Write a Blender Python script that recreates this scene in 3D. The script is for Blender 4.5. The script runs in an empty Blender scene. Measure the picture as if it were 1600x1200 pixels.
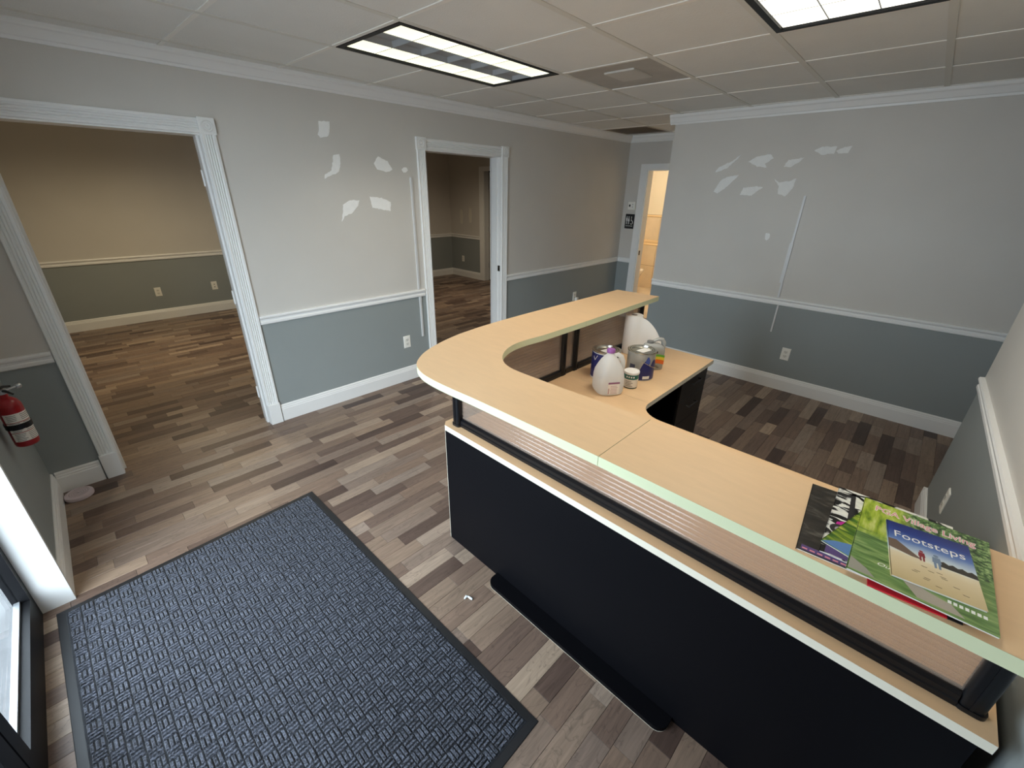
import bpy, bmesh, math, random
from mathutils import Vector, Matrix

random.seed(7)
scene = bpy.context.scene
col = scene.collection

# ------------------------------------------------------------------ camera
H = 1.70
cam_d = bpy.data.cameras.new('camera')
cam_d.sensor_fit = 'HORIZONTAL'
cam_d.sensor_width = 36.0
cam_d.lens = 665.608 / 1600.0 * 36.0
cam_d.clip_start = 0.02
cam_d.clip_end = 200
cam = bpy.data.objects.new('camera', cam_d)
col.objects.link(cam)
scene.camera = cam
yaw, pitch, roll = 0.806767, -0.425911, 0.0180587
Wm = Matrix(((math.cos(yaw), -math.sin(yaw), 0), (0, 0, -1), (math.sin(yaw), math.cos(yaw), 0)))
a = -pitch
Rx = Matrix(((1, 0, 0), (0, math.cos(a), -math.sin(a)), (0, math.sin(a), math.cos(a))))
Rz = Matrix(((math.cos(roll), -math.sin(roll), 0), (math.sin(roll), math.cos(roll), 0), (0, 0, 1)))
Rc = Rz @ Rx @ Wm            # rows: camera right, down, forward in world axes
M3 = Matrix((Rc[0], -Rc[1], -Rc[2])).transposed()
cam.matrix_world = Matrix.Translation((0, 0, H)) @ M3.to_4x4()

# ------------------------------------------------------------------ world (daylight sky), exposure
SKY = 12.5
world = bpy.data.worlds.new('world')
scene.world = world
world.use_nodes = True
bg = world.node_tree.nodes['Background']
bg.inputs[0].default_value = (0.82, 0.91, 1.0, 1)
bg.inputs[1].default_value = SKY

scene.view_settings.view_transform = 'Standard'
scene.view_settings.look = 'None'
scene.view_settings.exposure = 0.27
scene.view_settings.gamma = 1.0
scene.view_settings.use_curve_mapping = False
try:
    scene.cycles.use_denoising = True
    scene.cycles.denoiser = 'OPENIMAGEDENOISE'
    scene.cycles.max_bounces = 10
    scene.cycles.diffuse_bounces = 6
    scene.cycles.transparent_max_bounces = 24
    scene.cycles.sample_clamp_indirect = 6.0
except Exception:
    pass

# portal that guides daylight sampling through the storefront glass (emits nothing itself)
pl = bpy.data.lights.new('daylight_portal', 'AREA')
pl.shape = 'RECTANGLE'
pl.size = 1.80
pl.size_y = 2.2
pl.cycles.is_portal = True
po = bpy.data.objects.new('daylight_portal', pl)
col.objects.link(po)
po.matrix_world = Matrix(((0, 0, -1, -0.58), (1, 0, 0, 1.42), (0, -1, 0, 1.12), (0, 0, 0, 1)))

TROFFER = 0.86       # emission of the lit troffer cells
WARM_OFFICE = 105
TUBES = 7          # watts of each troffer's tubes, cut off by the louvre
WARM_ROOM2 = 75
WARM_BATH = 75

# ------------------------------------------------------------------ helpers
def srgb(r, g, b):
    def f(c):
        c /= 255.0
        return c / 12.92 if c <= 0.04045 else ((c + 0.055) / 1.055) ** 2.4
    return (f(r), f(g), f(b), 1.0)

MATS = {}
def mat(name, color, rough=0.5, metallic=0.0, spec=0.5, noise=0.0, nscale=30.0, bump=0.0, bscale=200.0):
    m = bpy.data.materials.new(name)
    m.use_nodes = True
    nt = m.node_tree
    b = nt.nodes['Principled BSDF']
    b.inputs['Base Color'].default_value = color
    b.inputs['Roughness'].default_value = rough
    b.inputs['Metallic'].default_value = metallic
    b.inputs['Specular IOR Level'].default_value = spec
    tc = None
    if noise or bump:
        tc = nt.nodes.new('ShaderNodeTexCoord')
    if noise:
        n = nt.nodes.new('ShaderNodeTexNoise')
        n.inputs['Scale'].default_value = nscale
        n.inputs['Detail'].default_value = 4
        nt.links.new(tc.outputs['Object'], n.inputs['Vector'])
        mr = nt.nodes.new('ShaderNodeMapRange')
        mr.inputs['To Min'].default_value = 1 - noise
        mr.inputs['To Max'].default_value = 1 + noise
        nt.links.new(n.outputs['Fac'], mr.inputs['Value'])
        mx = nt.nodes.new('ShaderNodeVectorMath')
        mx.operation = 'SCALE'
        mx.inputs[0].default_value = color[:3]
        nt.links.new(mr.outputs['Result'], mx.inputs['Scale'])
        nt.links.new(mx.outputs['Vector'], b.inputs['Base Color'])
    if bump:
        n2 = nt.nodes.new('ShaderNodeTexNoise')
        n2.inputs['Scale'].default_value = bscale
        n2.inputs['Detail'].default_value = 3
        nt.links.new(tc.outputs['Object'], n2.inputs['Vector'])
        bp = nt.nodes.new('ShaderNodeBump')
        bp.inputs['Strength'].default_value = bump
        bp.inputs['Distance'].default_value = 0.002
        nt.links.new(n2.outputs['Fac'], bp.inputs['Height'])
        nt.links.new(bp.outputs['Normal'], b.inputs['Normal'])
    MATS[name] = m
    return m

def emit(name, color, strength):
    m = bpy.data.materials.new(name)
    m.use_nodes = True
    nt = m.node_tree
    b = nt.nodes['Principled BSDF']
    b.inputs['Base Color'].default_value = (0.8, 0.8, 0.75, 1)
    b.inputs['Emission Color'].default_value = color
    b.inputs['Emission Strength'].default_value = strength
    return m

class MB:
    """collects shapes into one mesh"""
    def __init__(self):
        self.v, self.f, self.m = [], [], []
        self.mi = 0
    def add(self, vs, fs):
        o = len(self.v)
        self.v += [tuple(p) for p in vs]
        for q in fs:
            self.f.append(tuple(i + o for i in q))
            self.m.append(self.mi)
        return self
    def box(self, x0, x1, y0, y1, z0, z1):
        vs = [(x0, y0, z0), (x1, y0, z0), (x1, y1, z0), (x0, y1, z0), (x0, y0, z1), (x1, y0, z1), (x1, y1, z1), (x0, y1, z1)]
        return self.add(vs, [(0, 3, 2, 1), (4, 5, 6, 7), (0, 1, 5, 4), (1, 2, 6, 5), (2, 3, 7, 6), (3, 0, 4, 7)])
    def cbox(self, x0, x1, y0, y1, z0, z1, c):
        """box with chamfered vertical and top edges"""
        def ring(i, z):
            return [(x0 + i + c, y0 + i, z), (x1 - i - c, y0 + i, z), (x1 - i, y0 + i + c, z), (x1 - i, y1 - i - c, z),
                    (x1 - i - c, y1 - i, z), (x0 + i + c, y1 - i, z), (x0 + i, y1 - i - c, z), (x0 + i, y0 + i + c, z)]
        return self.rings([ring(0, z0), ring(0, z1 - c), ring(c * .8, z1)], True, True)
    def prism(self, poly, z0, z1, top=True, bottom=True, sides=True):
        n = len(poly)
        vs = [(p[0], p[1], z0) for p in poly] + [(p[0], p[1], z1) for p in poly]
        fs = []
        if bottom: fs.append(tuple(reversed(range(n))))
        if top: fs.append(tuple(range(n, 2 * n)))
        if sides:
            for i in range(n):
                j = (i + 1) % n
                fs.append((i, j, n + j, n + i))
        return self.add(vs, fs)
    def rings(self, rs, cap0=True, cap1=True):
        n = len(rs[0])
        vs = [p for r in rs for p in r]
        fs = []
        for k in range(len(rs) - 1):
            for i in range(n):
                j = (i + 1) % n
                fs.append((k * n + i, k * n + j, (k + 1) * n + j, (k + 1) * n + i))
        if cap0: fs.append(tuple(reversed(range(n))))
        if cap1: fs.append(tuple(range((len(rs) - 1) * n, len(rs) * n)))
        return self.add(vs, fs)
    def lathe(self, prof, cx=0, cy=0, n=32, cap0=True, cap1=True, ph=0):
        rs = [[(cx + r * math.cos(ph + 2 * math.pi * i / n), cy + r * math.sin(ph + 2 * math.pi * i / n), z) for i in range(n)] for r, z in prof]
        return self.rings(rs, cap0, cap1)
    def tube(self, path, r, n=8, cap=True):
        path = [Vector(p) for p in path]
        rs = []
        up = None
        for i, p in enumerate(path):
            d = (path[min(i + 1, len(path) - 1)] - path[max(i - 1, 0)]).normalized()
            if up is None:
                up = d.orthogonal().normalized()
            else:
                up = (up - d * up.dot(d))
                up = up.normalized() if up.length > 1e-6 else d.orthogonal().normalized()
            s = d.cross(up)
            rr = r[i] if isinstance(r, (list, tuple)) else r
            rs.append([p + (up * math.cos(2 * math.pi * k / n) + s * math.sin(2 * math.pi * k / n)) * rr for k in range(n)])
        return self.rings(rs, cap, cap)
    def run(self, prof, p0, p1, n):
        """profile [(out, z)...] swept from p0 to p1 (plan points) with outward normal n"""
        vs = []
        for p in (p0, p1):
            for d, z in prof:
                vs.append((p[0] + n[0] * d, p[1] + n[1] * d, z))
        k = len(prof)
        fs = [(i, (i + 1) % k, k + (i + 1) % k, k + i) for i in range(k)]
        fs += [tuple(reversed(range(k))), tuple(range(k, 2 * k))]
        return self.add(vs, fs)
    def build(self, name, mats, parent=None, off=None, smooth=None, mods=None):
        if off is None and parent is not None and parent.get('_w'):
            off = parent['_w']
        off = off or (0, 0, 0)
        me = bpy.data.meshes.new(name)
        me.from_pydata([(p[0] - off[0], p[1] - off[1], p[2] - off[2]) for p in self.v], [], self.f)
        bm = bmesh.new()
        bm.from_mesh(me)
        bmesh.ops.recalc_face_normals(bm, faces=bm.faces)
        bm.to_mesh(me)
        bm.free()
        if not isinstance(mats, (list, tuple)):
            mats = [mats]
        for m in mats:
            me.materials.append(m)
        if len(mats) > 1:
            me.polygons.foreach_set('material_index', self.m)
        if smooth is not None:
            me.polygons.foreach_set('use_smooth', [True] * len(me.polygons))
            me.set_sharp_from_angle(angle=math.radians(smooth))
        o = bpy.data.objects.new(name, me)
        col.objects.link(o)
        if parent is not None:
            o.parent = parent
        if off != (0, 0, 0) and parent is None:
            o.location = off
        return o

WORLD = {}
def thing(name, label=None, cat=None, loc=(0, 0, 0), rz=0.0, group=None, kind=None):
    o = bpy.data.objects.new(name, None)
    o.empty_display_size = 0.05
    o.location = loc
    o.rotation_euler = (0, 0, rz)
    col.objects.link(o)
    tag(o, label, cat, group, kind)
    return o
def tag(o, label=None, cat=None, group=None, kind=None):
    if label: o['label'] = label
    if cat: o['category'] = cat
    if group: o['group'] = group
    if kind: o['kind'] = kind
    return o
def part(mb, name, mats, root, world=False, smooth=None):
    """a part; world=True means its vertices were given in world coordinates"""
    top = root
    while top.parent is not None:
        top = top.parent
    off = tuple(top.location) if world else (0, 0, 0)
    me = mb.build(name, mats, None, None, smooth)
    if world:
        me.data.transform(Matrix.Translation((-off[0], -off[1], -off[2])))
    me.parent = root
    return me
def struct(mb, name, mats, label=None, cat=None, smooth=None):
    o = mb.build(name, mats, None, None, smooth)
    o['kind'] = 'structure'
    if label: o['label'] = label
    if cat: o['category'] = cat
    return o

def text_part(s, size, mats, parent, loc, rot=(0, 0, 0), sx=1.0, shear=0.0, extrude=0.0, name='lettering', align='LEFT', offset=0.0):
    cu = bpy.data.curves.new(name, 'FONT')
    cu.body = s
    cu.size = size
    cu.shear = shear
    cu.extrude = extrude
    cu.offset = offset
    cu.align_x = align
    cu.resolution_u = 3
    t = bpy.data.objects.new(name + '_src', cu)
    col.objects.link(t)
    dg = bpy.context.evaluated_depsgraph_get()
    me = bpy.data.meshes.new_from_object(t.evaluated_get(dg))
    bpy.data.objects.remove(t)
    bpy.data.curves.remove(cu)
    me.transform(Matrix.Diagonal((sx, 1, 1, 1)))
    me.materials.clear()
    me.materials.append(mats)
    o = bpy.data.objects.new(name, me)
    col.objects.link(o)
    o.parent = parent
    o.location = loc
    o.rotation_euler = rot
    return o

def rrect(x0, x1, y0, y1, r, n=5):
    pts = []
    for cx, cy, a0 in ((x1 - r, y0 + r, -90), (x1 - r, y1 - r, 0), (x0 + r, y1 - r, 90), (x0 + r, y0 + r, 180)):
        for i in range(n + 1):
            t = math.radians(a0 + 90 * i / n)
            pts.append((cx + r * math.cos(t), cy + r * math.sin(t)))
    return pts

# ------------------------------------------------------------------ materials
UP = srgb(206, 202, 195)
LO = srgb(146, 152, 151)
def wall_material(name, upper, lower, zsplit=0.80):
    m = bpy.data.materials.new(name)
    m.use_nodes = True
    nt = m.node_tree
    b = nt.nodes['Principled BSDF']
    b.inputs['Roughness'].default_value = 0.55
    b.inputs['Specular IOR Level'].default_value = 0.35
    g = nt.nodes.new('ShaderNodeNewGeometry')
    s = nt.nodes.new('ShaderNodeSeparateXYZ')
    nt.links.new(g.outputs['Position'], s.inputs[0])
    gt = nt.nodes.new('ShaderNodeMath'); gt.operation = 'GREATER_THAN'
    gt.inputs[1].default_value = zsplit
    nt.links.new(s.outputs['Z'], gt.inputs[0])
    n = nt.nodes.new('ShaderNodeTexNoise')
    n.inputs['Scale'].default_value = 2.2
    n.inputs['Detail'].default_value = 5
    nt.links.new(g.outputs['Position'], n.inputs['Vector'])
    mr = nt.nodes.new('ShaderNodeMapRange')
    mr.inputs['To Min'].default_value = 0.94
    mr.inputs['To Max'].default_value = 1.06
    nt.links.new(n.outputs['Fac'], mr.inputs['Value'])
    mx = nt.nodes.new('ShaderNodeMix'); mx.data_type = 'RGBA'
    mx.inputs['A'].default_value = lower
    mx.inputs['B'].default_value = upper
    nt.links.new(gt.outputs[0], mx.inputs['Factor'])
    sc = nt.nodes.new('ShaderNodeVectorMath'); sc.operation = 'SCALE'
    nt.links.new(mx.outputs['Result'], sc.inputs[0])
    nt.links.new(mr.outputs['Result'], sc.inputs['Scale'])
    nt.links.new(sc.outputs['Vector'], b.inputs['Base Color'])
    n2 = nt.nodes.new('ShaderNodeTexNoise')
    n2.inputs['Scale'].default_value = 160
    nt.links.new(g.outputs['Position'], n2.inputs['Vector'])
    bp = nt.nodes.new('ShaderNodeBump')
    bp.inputs['Strength'].default_value = 0.12
    bp.inputs['Distance'].default_value = 0.002
    nt.links.new(n2.outputs['Fac'], bp.inputs['Height'])
    nt.links.new(bp.outputs['Normal'], b.inputs['Normal'])
    return m
WALL = wall_material('wall_paint', UP, LO)
WALL_BATH = mat('bath_paint', srgb(238, 228, 206), 0.5)
WHITE = mat('white_trim', srgb(236, 236, 234), 0.38, noise=0.02, nscale=8)
CEIL = mat('ceiling_tile', srgb(230, 230, 226), 0.9, noise=0.04, nscale=5, bump=0.5, bscale=140)
TEE = mat('tee_metal', srgb(220, 218, 210), 0.5)
TEEW = mat('tee_metal_white', srgb(238, 235, 228), 0.45)
BLACKM = mat('black_frame', srgb(10, 10, 13), 0.5, spec=.25)
ALU = mat('aluminium', srgb(190, 193, 196), 0.28, 1.0)
ALUD = mat('aluminium_dull', srgb(150, 153, 156), 0.45, 0.6)
PLATE = mat('white_plastic', srgb(240, 238, 230), 0.35)
SLOT = mat('dark_slot', srgb(25, 24, 22), 0.6)
BRASS = mat('dark_metal', srgb(70, 62, 50), 0.4, 0.9)
DARK = mat('dark_room', srgb(40, 38, 34), 0.9)

def plank_material():
    m = bpy.data.materials.new('laminate_planks')
    m.use_nodes = True
    nt = m.node_tree
    L = nt.links.new
    b = nt.nodes['Principled BSDF']
    at = nt.nodes.new('ShaderNodeAttribute'); at.attribute_name = 'tone'
    cr = nt.nodes.new('ShaderNodeValToRGB')
    els = cr.color_ramp.elements
    cols = [(0.0, (76, 60, 53)), (0.10, (95, 77, 68)), (0.22, (110, 91, 80)), (0.38, (124, 103, 89)), (0.52, (133, 113, 97)),
            (0.66, (124, 107, 96)), (0.78, (148, 126, 107)), (0.90, (139, 123, 111)), (1.0, (165, 144, 124))]
    els[0].position = 0; els[0].color = srgb(*cols[0][1])
    els[1].position = 1; els[1].color = srgb(*cols[-1][1])
    for p, c in cols[1:-1]:
        e = els.new(p); e.color = srgb(*c)
    L(at.outputs['Fac'], cr.inputs['Fac'])
    g = nt.nodes.new('ShaderNodeNewGeometry')
    mul = nt.nodes.new('ShaderNodeVectorMath'); mul.operation = 'MULTIPLY'
    mul.inputs[1].default_value = (3.0, 42.0, 1.0)
    L(g.outputs['Position'], mul.inputs[0])
    off = nt.nodes.new('ShaderNodeVectorMath'); off.operation = 'SCALE'
    off.inputs[0].default_value = (113.0, 57.0, 71.0)
    L(at.outputs['Fac'], off.inputs['Scale'])
    ad = nt.nodes.new('ShaderNodeVectorMath'); ad.operation = 'ADD'
    L(mul.outputs[0], ad.inputs[0]); L(off.outputs[0], ad.inputs[1])
    n1 = nt.nodes.new('ShaderNodeTexNoise')
    n1.inputs['Scale'].default_value = 1.6; n1.inputs['Detail'].default_value = 8; n1.inputs['Roughness'].default_value = 0.62
    n1.inputs['Distortion'].default_value = 0.6
    L(ad.outputs[0], n1.inputs['Vector'])
    r1 = nt.nodes.new('ShaderNodeMapRange')
    r1.inputs['From Min'].default_value = 0.28; r1.inputs['From Max'].default_value = 0.72
    r1.inputs['To Min'].default_value = 0.72; r1.inputs['To Max'].default_value = 1.24
    L(n1.outputs['Fac'], r1.inputs['Value'])
    # splits and knots
    mul2 = nt.nodes.new('ShaderNodeVectorMath'); mul2.operation = 'MULTIPLY'
    mul2.inputs[1].default_value = (4.5, 16.0, 1.0)
    L(g.outputs['Position'], mul2.inputs[0])
    ad2 = nt.nodes.new('ShaderNodeVectorMath'); ad2.operation = 'ADD'
    L(mul2.outputs[0], ad2.inputs[0]); L(off.outputs[0], ad2.inputs[1])
    n2 = nt.nodes.new('ShaderNodeTexNoise')
    n2.inputs['Scale'].default_value = 1.0; n2.inputs['Detail'].default_value = 3; n2.inputs['Distortion'].default_value = 1.4
    L(ad2.outputs[0], n2.inputs['Vector'])
    ab = nt.nodes.new('ShaderNodeMath'); ab.operation = 'SUBTRACT'; ab.inputs[1].default_value = 0.5
    L(n2.outputs['Fac'], ab.inputs[0])
    ab2 = nt.nodes.new('ShaderNodeMath'); ab2.operation = 'ABSOLUTE'
    L(ab.outputs[0], ab2.inputs[0])
    r2 = nt.nodes.new('ShaderNodeMapRange')
    r2.inputs['From Min'].default_value = 0.0; r2.inputs['From Max'].default_value = 0.016
    r2.inputs['To Min'].default_value = 0.72; r2.inputs['To Max'].default_value = 1.0
    L(ab2.outputs[0], r2.inputs['Value'])
    r3 = nt.nodes.new('ShaderNodeMapRange')
    r3.inputs['From Min'].default_value = 0.70; r3.inputs['From Max'].default_value = 0.80
    r3.inputs['To Min'].default_value = 1.0; r3.inputs['To Max'].default_value = 0.45
    L(n2.outputs['Fac'], r3.inputs['Value'])
    m1 = nt.nodes.new('ShaderNodeMath'); m1.operation = 'MULTIPLY'
    L(r1.outputs[0], m1.inputs[0]); L(r2.outputs[0], m1.inputs[1])
    m2 = nt.nodes.new('ShaderNodeMath'); m2.operation = 'MULTIPLY'
    L(m1.outputs[0], m2.inputs[0]); L(r3.outputs[0], m2.inputs[1])
    s = nt.nodes.new('ShaderNodeVectorMath'); s.operation = 'SCALE'
    L(cr.outputs['Color'], s.inputs[0]); L(m2.outputs[0], s.inputs['Scale'])
    L(s.outputs['Vector'], b.inputs['Base Color'])
    b.inputs['Roughness'].default_value = 0.42
    b.inputs['Specular IOR Level'].default_value = 0.42
    bp = nt.nodes.new('ShaderNodeBump')
    bp.inputs['Strength'].default_value = 0.25; bp.inputs['Distance'].default_value = 0.001
    L(n1.outputs['Fac'], bp.inputs['Height'])
    L(bp.outputs['Normal'], b.inputs['Normal'])
    return m
PLANK = plank_material()

def laminate(name, c):
    m = bpy.data.materials.new(name)
    m.use_nodes = True
    nt = m.node_tree
    L = nt.links.new
    b = nt.nodes['Principled BSDF']
    tc = nt.nodes.new('ShaderNodeTexCoord')
    mp = nt.nodes.new('ShaderNodeMapping')
    mp.inputs['Scale'].default_value = (26, 5, 5)
    mp.inputs['Rotation'].default_value = (0, 0, 0.5)
    L(tc.outputs['Object'], mp.inputs['Vector'])
    n = nt.nodes.new('ShaderNodeTexNoise')
    n.inputs['Scale'].default_value = 2.0; n.inputs['Detail'].default_value = 6; n.inputs['Distortion'].default_value = 0.4
    L(mp.outputs[0], n.inputs['Vector'])
    mr = nt.nodes.new('ShaderNodeMapRange')
    mr.inputs['To Min'].default_value = 0.93; mr.inputs['To Max'].default_value = 1.06
    L(n.outputs['Fac'], mr.inputs['Value'])
    s = nt.nodes.new('ShaderNodeVectorMath'); s.operation = 'SCALE'
    s.inputs[0].default_value = c[:3]
    L(mr.outputs[0], s.inputs['Scale'])
    L(s.outputs['Vector'], b.inputs['Base Color'])
    b.inputs['Roughness'].default_value = 0.42
    b.inputs['Specular IOR Level'].default_value = 0.4
    return m
MAPLE = laminate('maple_laminate', srgb(229, 193, 150))
EDGE = mat('edge_band', srgb(208, 213, 178), 0.4)
EDGEW = mat('edge_band_white', srgb(222, 215, 198), 0.4)
BLACKL = mat('black_laminate', srgb(7, 7, 11), 0.55, spec=.12, noise=0.05, nscale=40)
BLACKP = mat('black_plastic', srgb(13, 14, 18), 0.35, spec=.35)

def glass_material(name, tint, fac_gloss, rough, diffuse=None, dfac=0.0):
    m = bpy.data.materials.new(name)
    m.use_nodes = True
    nt = m.node_tree
    L = nt.links.new
    nt.nodes.remove(nt.nodes['Principled BSDF'])
    out = nt.nodes['Material Output']
    tr = nt.nodes.new('ShaderNodeBsdfTransparent'); tr.inputs[0].default_value = tint
    gl = nt.nodes.new('ShaderNodeBsdfGlossy'); gl.inputs['Roughness'].default_value = rough
    fr = nt.nodes.new('ShaderNodeLayerWeight'); fr.inputs['Blend'].default_value = 0.5
    pw = nt.nodes.new('ShaderNodeMath'); pw.operation = 'POWER'; pw.inputs[1].default_value = 4.0
    L(fr.outputs['Facing'], pw.inputs[0])
    mu = nt.nodes.new('ShaderNodeMath'); mu.operation = 'MULTIPLY_ADD'; mu.inputs[1].default_value = .55 * fac_gloss; mu.inputs[2].default_value = .03 * fac_gloss
    L(pw.outputs[0], mu.inputs[0])
    mx = nt.nodes.new('ShaderNodeMixShader')
    L(mu.outputs[0], mx.inputs[0]); L(tr.outputs[0], mx.inputs[1]); L(gl.outputs[0], mx.inputs[2])
    last = mx
    if diffuse:
        di = nt.nodes.new('ShaderNodeBsdfDiffuse'); di.inputs[0].default_value = diffuse
        tl = nt.nodes.new('ShaderNodeBsdfTranslucent'); tl.inputs[0].default_value = diffuse
        md = nt.nodes.new('ShaderNodeMixShader'); md.inputs[0].default_value = 0.45
        L(di.outputs[0], md.inputs[1]); L(tl.outputs[0], md.inputs[2])
        m2 = nt.nodes.new('ShaderNodeMixShader'); m2.inputs[0].default_value = dfac
        L(mx.outputs[0], m2.inputs[1]); L(md.outputs[0], m2.inputs[2])
        last = m2
    L(last.outputs[0], out.inputs[0])
    return m
GLASS = glass_material('window_glass', (0.93, 0.96, 0.97, 1), 1.0, 0.0)
ACRYL = glass_material('ribbed_acrylic', srgb(236, 228, 220), 1.8, 0.16, srgb(216, 199, 184), 0.30)
MILK = glass_material('milky_plastic', srgb(245, 245, 245), 1.2, 0.2, srgb(246, 246, 244), 0.80)

# ------------------------------------------------------------------ setting: sizes
YA = 3.37          # long wall with the two doorways
XB = 4.477         # patched wall facing the entrance
XE = 5.70          # hall end wall
XL = -0.40         # short wall with the fire extinguisher
ZC = 2.376         # ceiling
ZT = 2.46          # top of walls
YF1, YF2, XR2 = 7.46, 7.62, 6.0

# ---- floor: base slab and single laminate strips
fb = MB()
fb.box(-0.56, 6.12, -2.0, 7.8, -0.06, -0.0025)
floor = struct(fb, 'floor', mat('floor_joint', srgb(58, 48, 42), 0.8), 'mixed brown and grey wood-look laminate strip floor', 'floor')
SW = 0.0785
strips = []
y = -1.9
rows = []
while y < 7.66:
    x = -0.55 - random.random() * 0.4
    prev = -1
    while x < 6.1:
        ln = random.choice((0.22, 0.30, 0.36, 0.42, 0.48, 0.56)) * (0.92 + 0.16 * random.random())
        t = random.random()
        while abs(t - prev) < 0.12:
            t = random.random()
        prev = t
        x0, x1 = max(x, -0.55), min(x + ln, 6.1)
        if x1 - x0 > 0.03:
            strips.append((x0, x1, y, y + SW, t))
        x += ln
    y += SW
def seen(s):
    cx, cy = (s[0] + s[1]) / 2, (s[2] + s[3]) / 2
    if -0.40 < cx < 0.66 and 0.56 < cy < 2.26: return False            # under the mat
    if 1.10 < cx < 2.8 and 0.95 < cy < 1.40: return False               # under the desk
    if 1.10 < cx < 1.75 and cy < 1.4: return False
    if cx < XL or (YA - 0.02 < cy < YA + 0.16): return False
    if cy < -0.4 or (cx > XB and cy < 2.1): return False
    if cx < 0.75 and cy < 0.35: return False
    if cy > YA and not (-0.3 < cx < 1.7): return False
    return True
def rank(s):
    cx, cy = (s[0] + s[1]) / 2, (s[2] + s[3]) / 2
    d = math.sqrt(cx * cx + cy * cy + H * H)
    return (s[1] - s[0]) * H / d ** 3
vis = sorted([s for s in strips if seen(s)], key=rank, reverse=True)
single = set(vis[:300])
def strip_mb(mb, s):
    x0, x1, y0, y1, t = s
    g, c = 0.0004, 0.0011
    o = len(mb.v)
    mb.add([(x0 + g, y0 + g, -0.0022), (x1 - g, y0 + g, -0.0022), (x1 - g, y1 - g, -0.0022), (x0 + g, y1 - g, -0.0022),
            (x0 + g, y0 + g, -0.0009), (x1 - g, y0 + g, -0.0009), (x1 - g, y1 - g, -0.0009), (x0 + g, y1 - g, -0.0009),
            (x0 + c, y0 + c, 0), (x1 - c, y0 + c, 0), (x1 - c, y1 - c, 0), (x0 + c, y1 - c, 0)],
           [(0, 1, 5, 4), (1, 2, 6, 5), (2, 3, 7, 6), (3, 0, 4, 7), (4, 5, 9, 8), (5, 6, 10, 9), (6, 7, 11, 10), (7, 4, 8, 11), (8, 9, 10, 11)])
def tone(o, vals):
    at = o.data.attributes.new('tone', 'FLOAT', 'FACE')
    at.data.foreach_set('value', vals)
rest = MB(); rest_t = []
for s in strips:
    if s in single:
        mb = MB(); strip_mb(mb, s)
        o = mb.build('floor_strip', PLANK, floor)
        tone(o, [s[4]] * 9)
    else:
        strip_mb(rest, s); rest_t += [s[4]] * 9
o = rest.build('floor_strips', PLANK, floor)
tone(o, rest_t)
o['kind'] = 'stuff'

# ---- walls
wl = MB()
for x0, x1 in ((-0.56, -0.112), (0.812, 2.388), (3.322, 6.1)):
    wl.box(x0, x1, YA, YA + 0.14, -0.03, ZT)
wl.box(-0.112, 0.812, YA, YA + 0.14, 1.992, ZT)
wl.box(2.388, 3.322, YA, YA + 0.14, 2.015, ZT)
wall_left = struct(wl, 'wall_left', WALL, 'two-tone painted wall with the two cased doorways', 'wall')
wb = MB(); wb.box(XB, XB + 0.12, -2.0, 2.185, -0.03, ZT)
wb.box(XB + 0.12, XE + 0.12, 2.065, 2.185, -0.03, ZT)
wall_back = struct(wb, 'wall_back', WALL, 'two-tone grey wall with spackle patches behind the desk', 'wall')
we = MB()
we.box(XE, XE + 0.12, 3.075, 3.37, -0.03, ZT)
we.box(XE, XE + 0.12, 2.185, 2.275, -0.03, ZT)
we.box(XE, XE + 0.12, 2.275, 3.075, 1.985, ZT)
wall_hall = struct(we, 'wall_hall', WALL, 'narrow hall end wall holding the restroom door opening', 'wall')
wf = MB(); wf.box(-0.53, XL, 2.335, YA, -0.03, ZT)
wall_front = struct(wf, 'wall_front', WALL, 'short grey wall beside the entrance with fire extinguisher', 'wall')
# right wall stub, very slightly out of square
def stub_y(x): return -0.36 + (x - 3.2) * 0.028
sp = [(-0.53, stub_y(-0.53)), (-0.53, -0.60), (3.2, -0.50), (3.2, stub_y(3.2))]
ws = MB(); ws.prism(sp, -0.03, ZT)
wall_right = struct(ws, 'wall_right', WALL, 'two-tone wall stub at the right end of the desk', 'wall')
wn = MB(); wn.box(1.2, 4.6, -2.12, -2.0, -0.03, ZT); wn.box(1.2, 1.32, -2.0, -0.56, -0.03, ZT)
struct(wn, 'wall_nook', WALL, 'wall closing the space behind the right wall stub', 'wall')
wo = MB()
wo.box(-0.65, 2.05, YF1, YF1 + 0.12, -0.03, ZT)
wall_office = struct(wo, 'wall_office', WALL, 'far two-tone wall of the office through the left doorway', 'wall')
wo = MB(); wo.box(-0.65, -0.53, YA + 0.14, YF1, -0.03, ZT)
struct(wo, 'wall_office_outer', WALL, 'outer wall of the left office', 'wall')
wo = MB(); wo.box(2.05, 2.17, YA + 0.14, YF2 + 0.12, -0.03, ZT)
struct(wo, 'wall_divider', WALL, 'partition between the two rooms behind the doorways', 'wall')
wo = MB(); wo.box(2.17, XR2 + 0.12, YF2, YF2 + 0.12, -0.03, ZT)
struct(wo, 'wall_room_far', WALL, 'far two-tone wall of the dim room', 'wall')
wo = MB()
wo.box(XR2, XR2 + 0.12, 6.60, YF2, -0.03, ZT)
wo.box(XR2, XR2 + 0.12, YA + 0.14, 5.74, -0.03, ZT)
wo.box(XR2, XR2 + 0.12, 5.74, 6.60, 2.03, ZT)
wall_room = struct(wo, 'wall_room_side', WALL, 'side wall of the dim room with the closet opening', 'wall')
wo = MB()
wo.box(XR2 + 0.12, 7.2, 5.5, 5.56, -0.03, ZT); wo.box(XR2 + 0.12, 7.2, 6.8, 6.86, -0.03, ZT); wo.box(7.2, 7.26, 5.5, 6.86, -0.03, ZT)
wo.box(XR2 + 0.12, 7.2, 5.56, 6.8, -0.06, 0.0)
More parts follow.
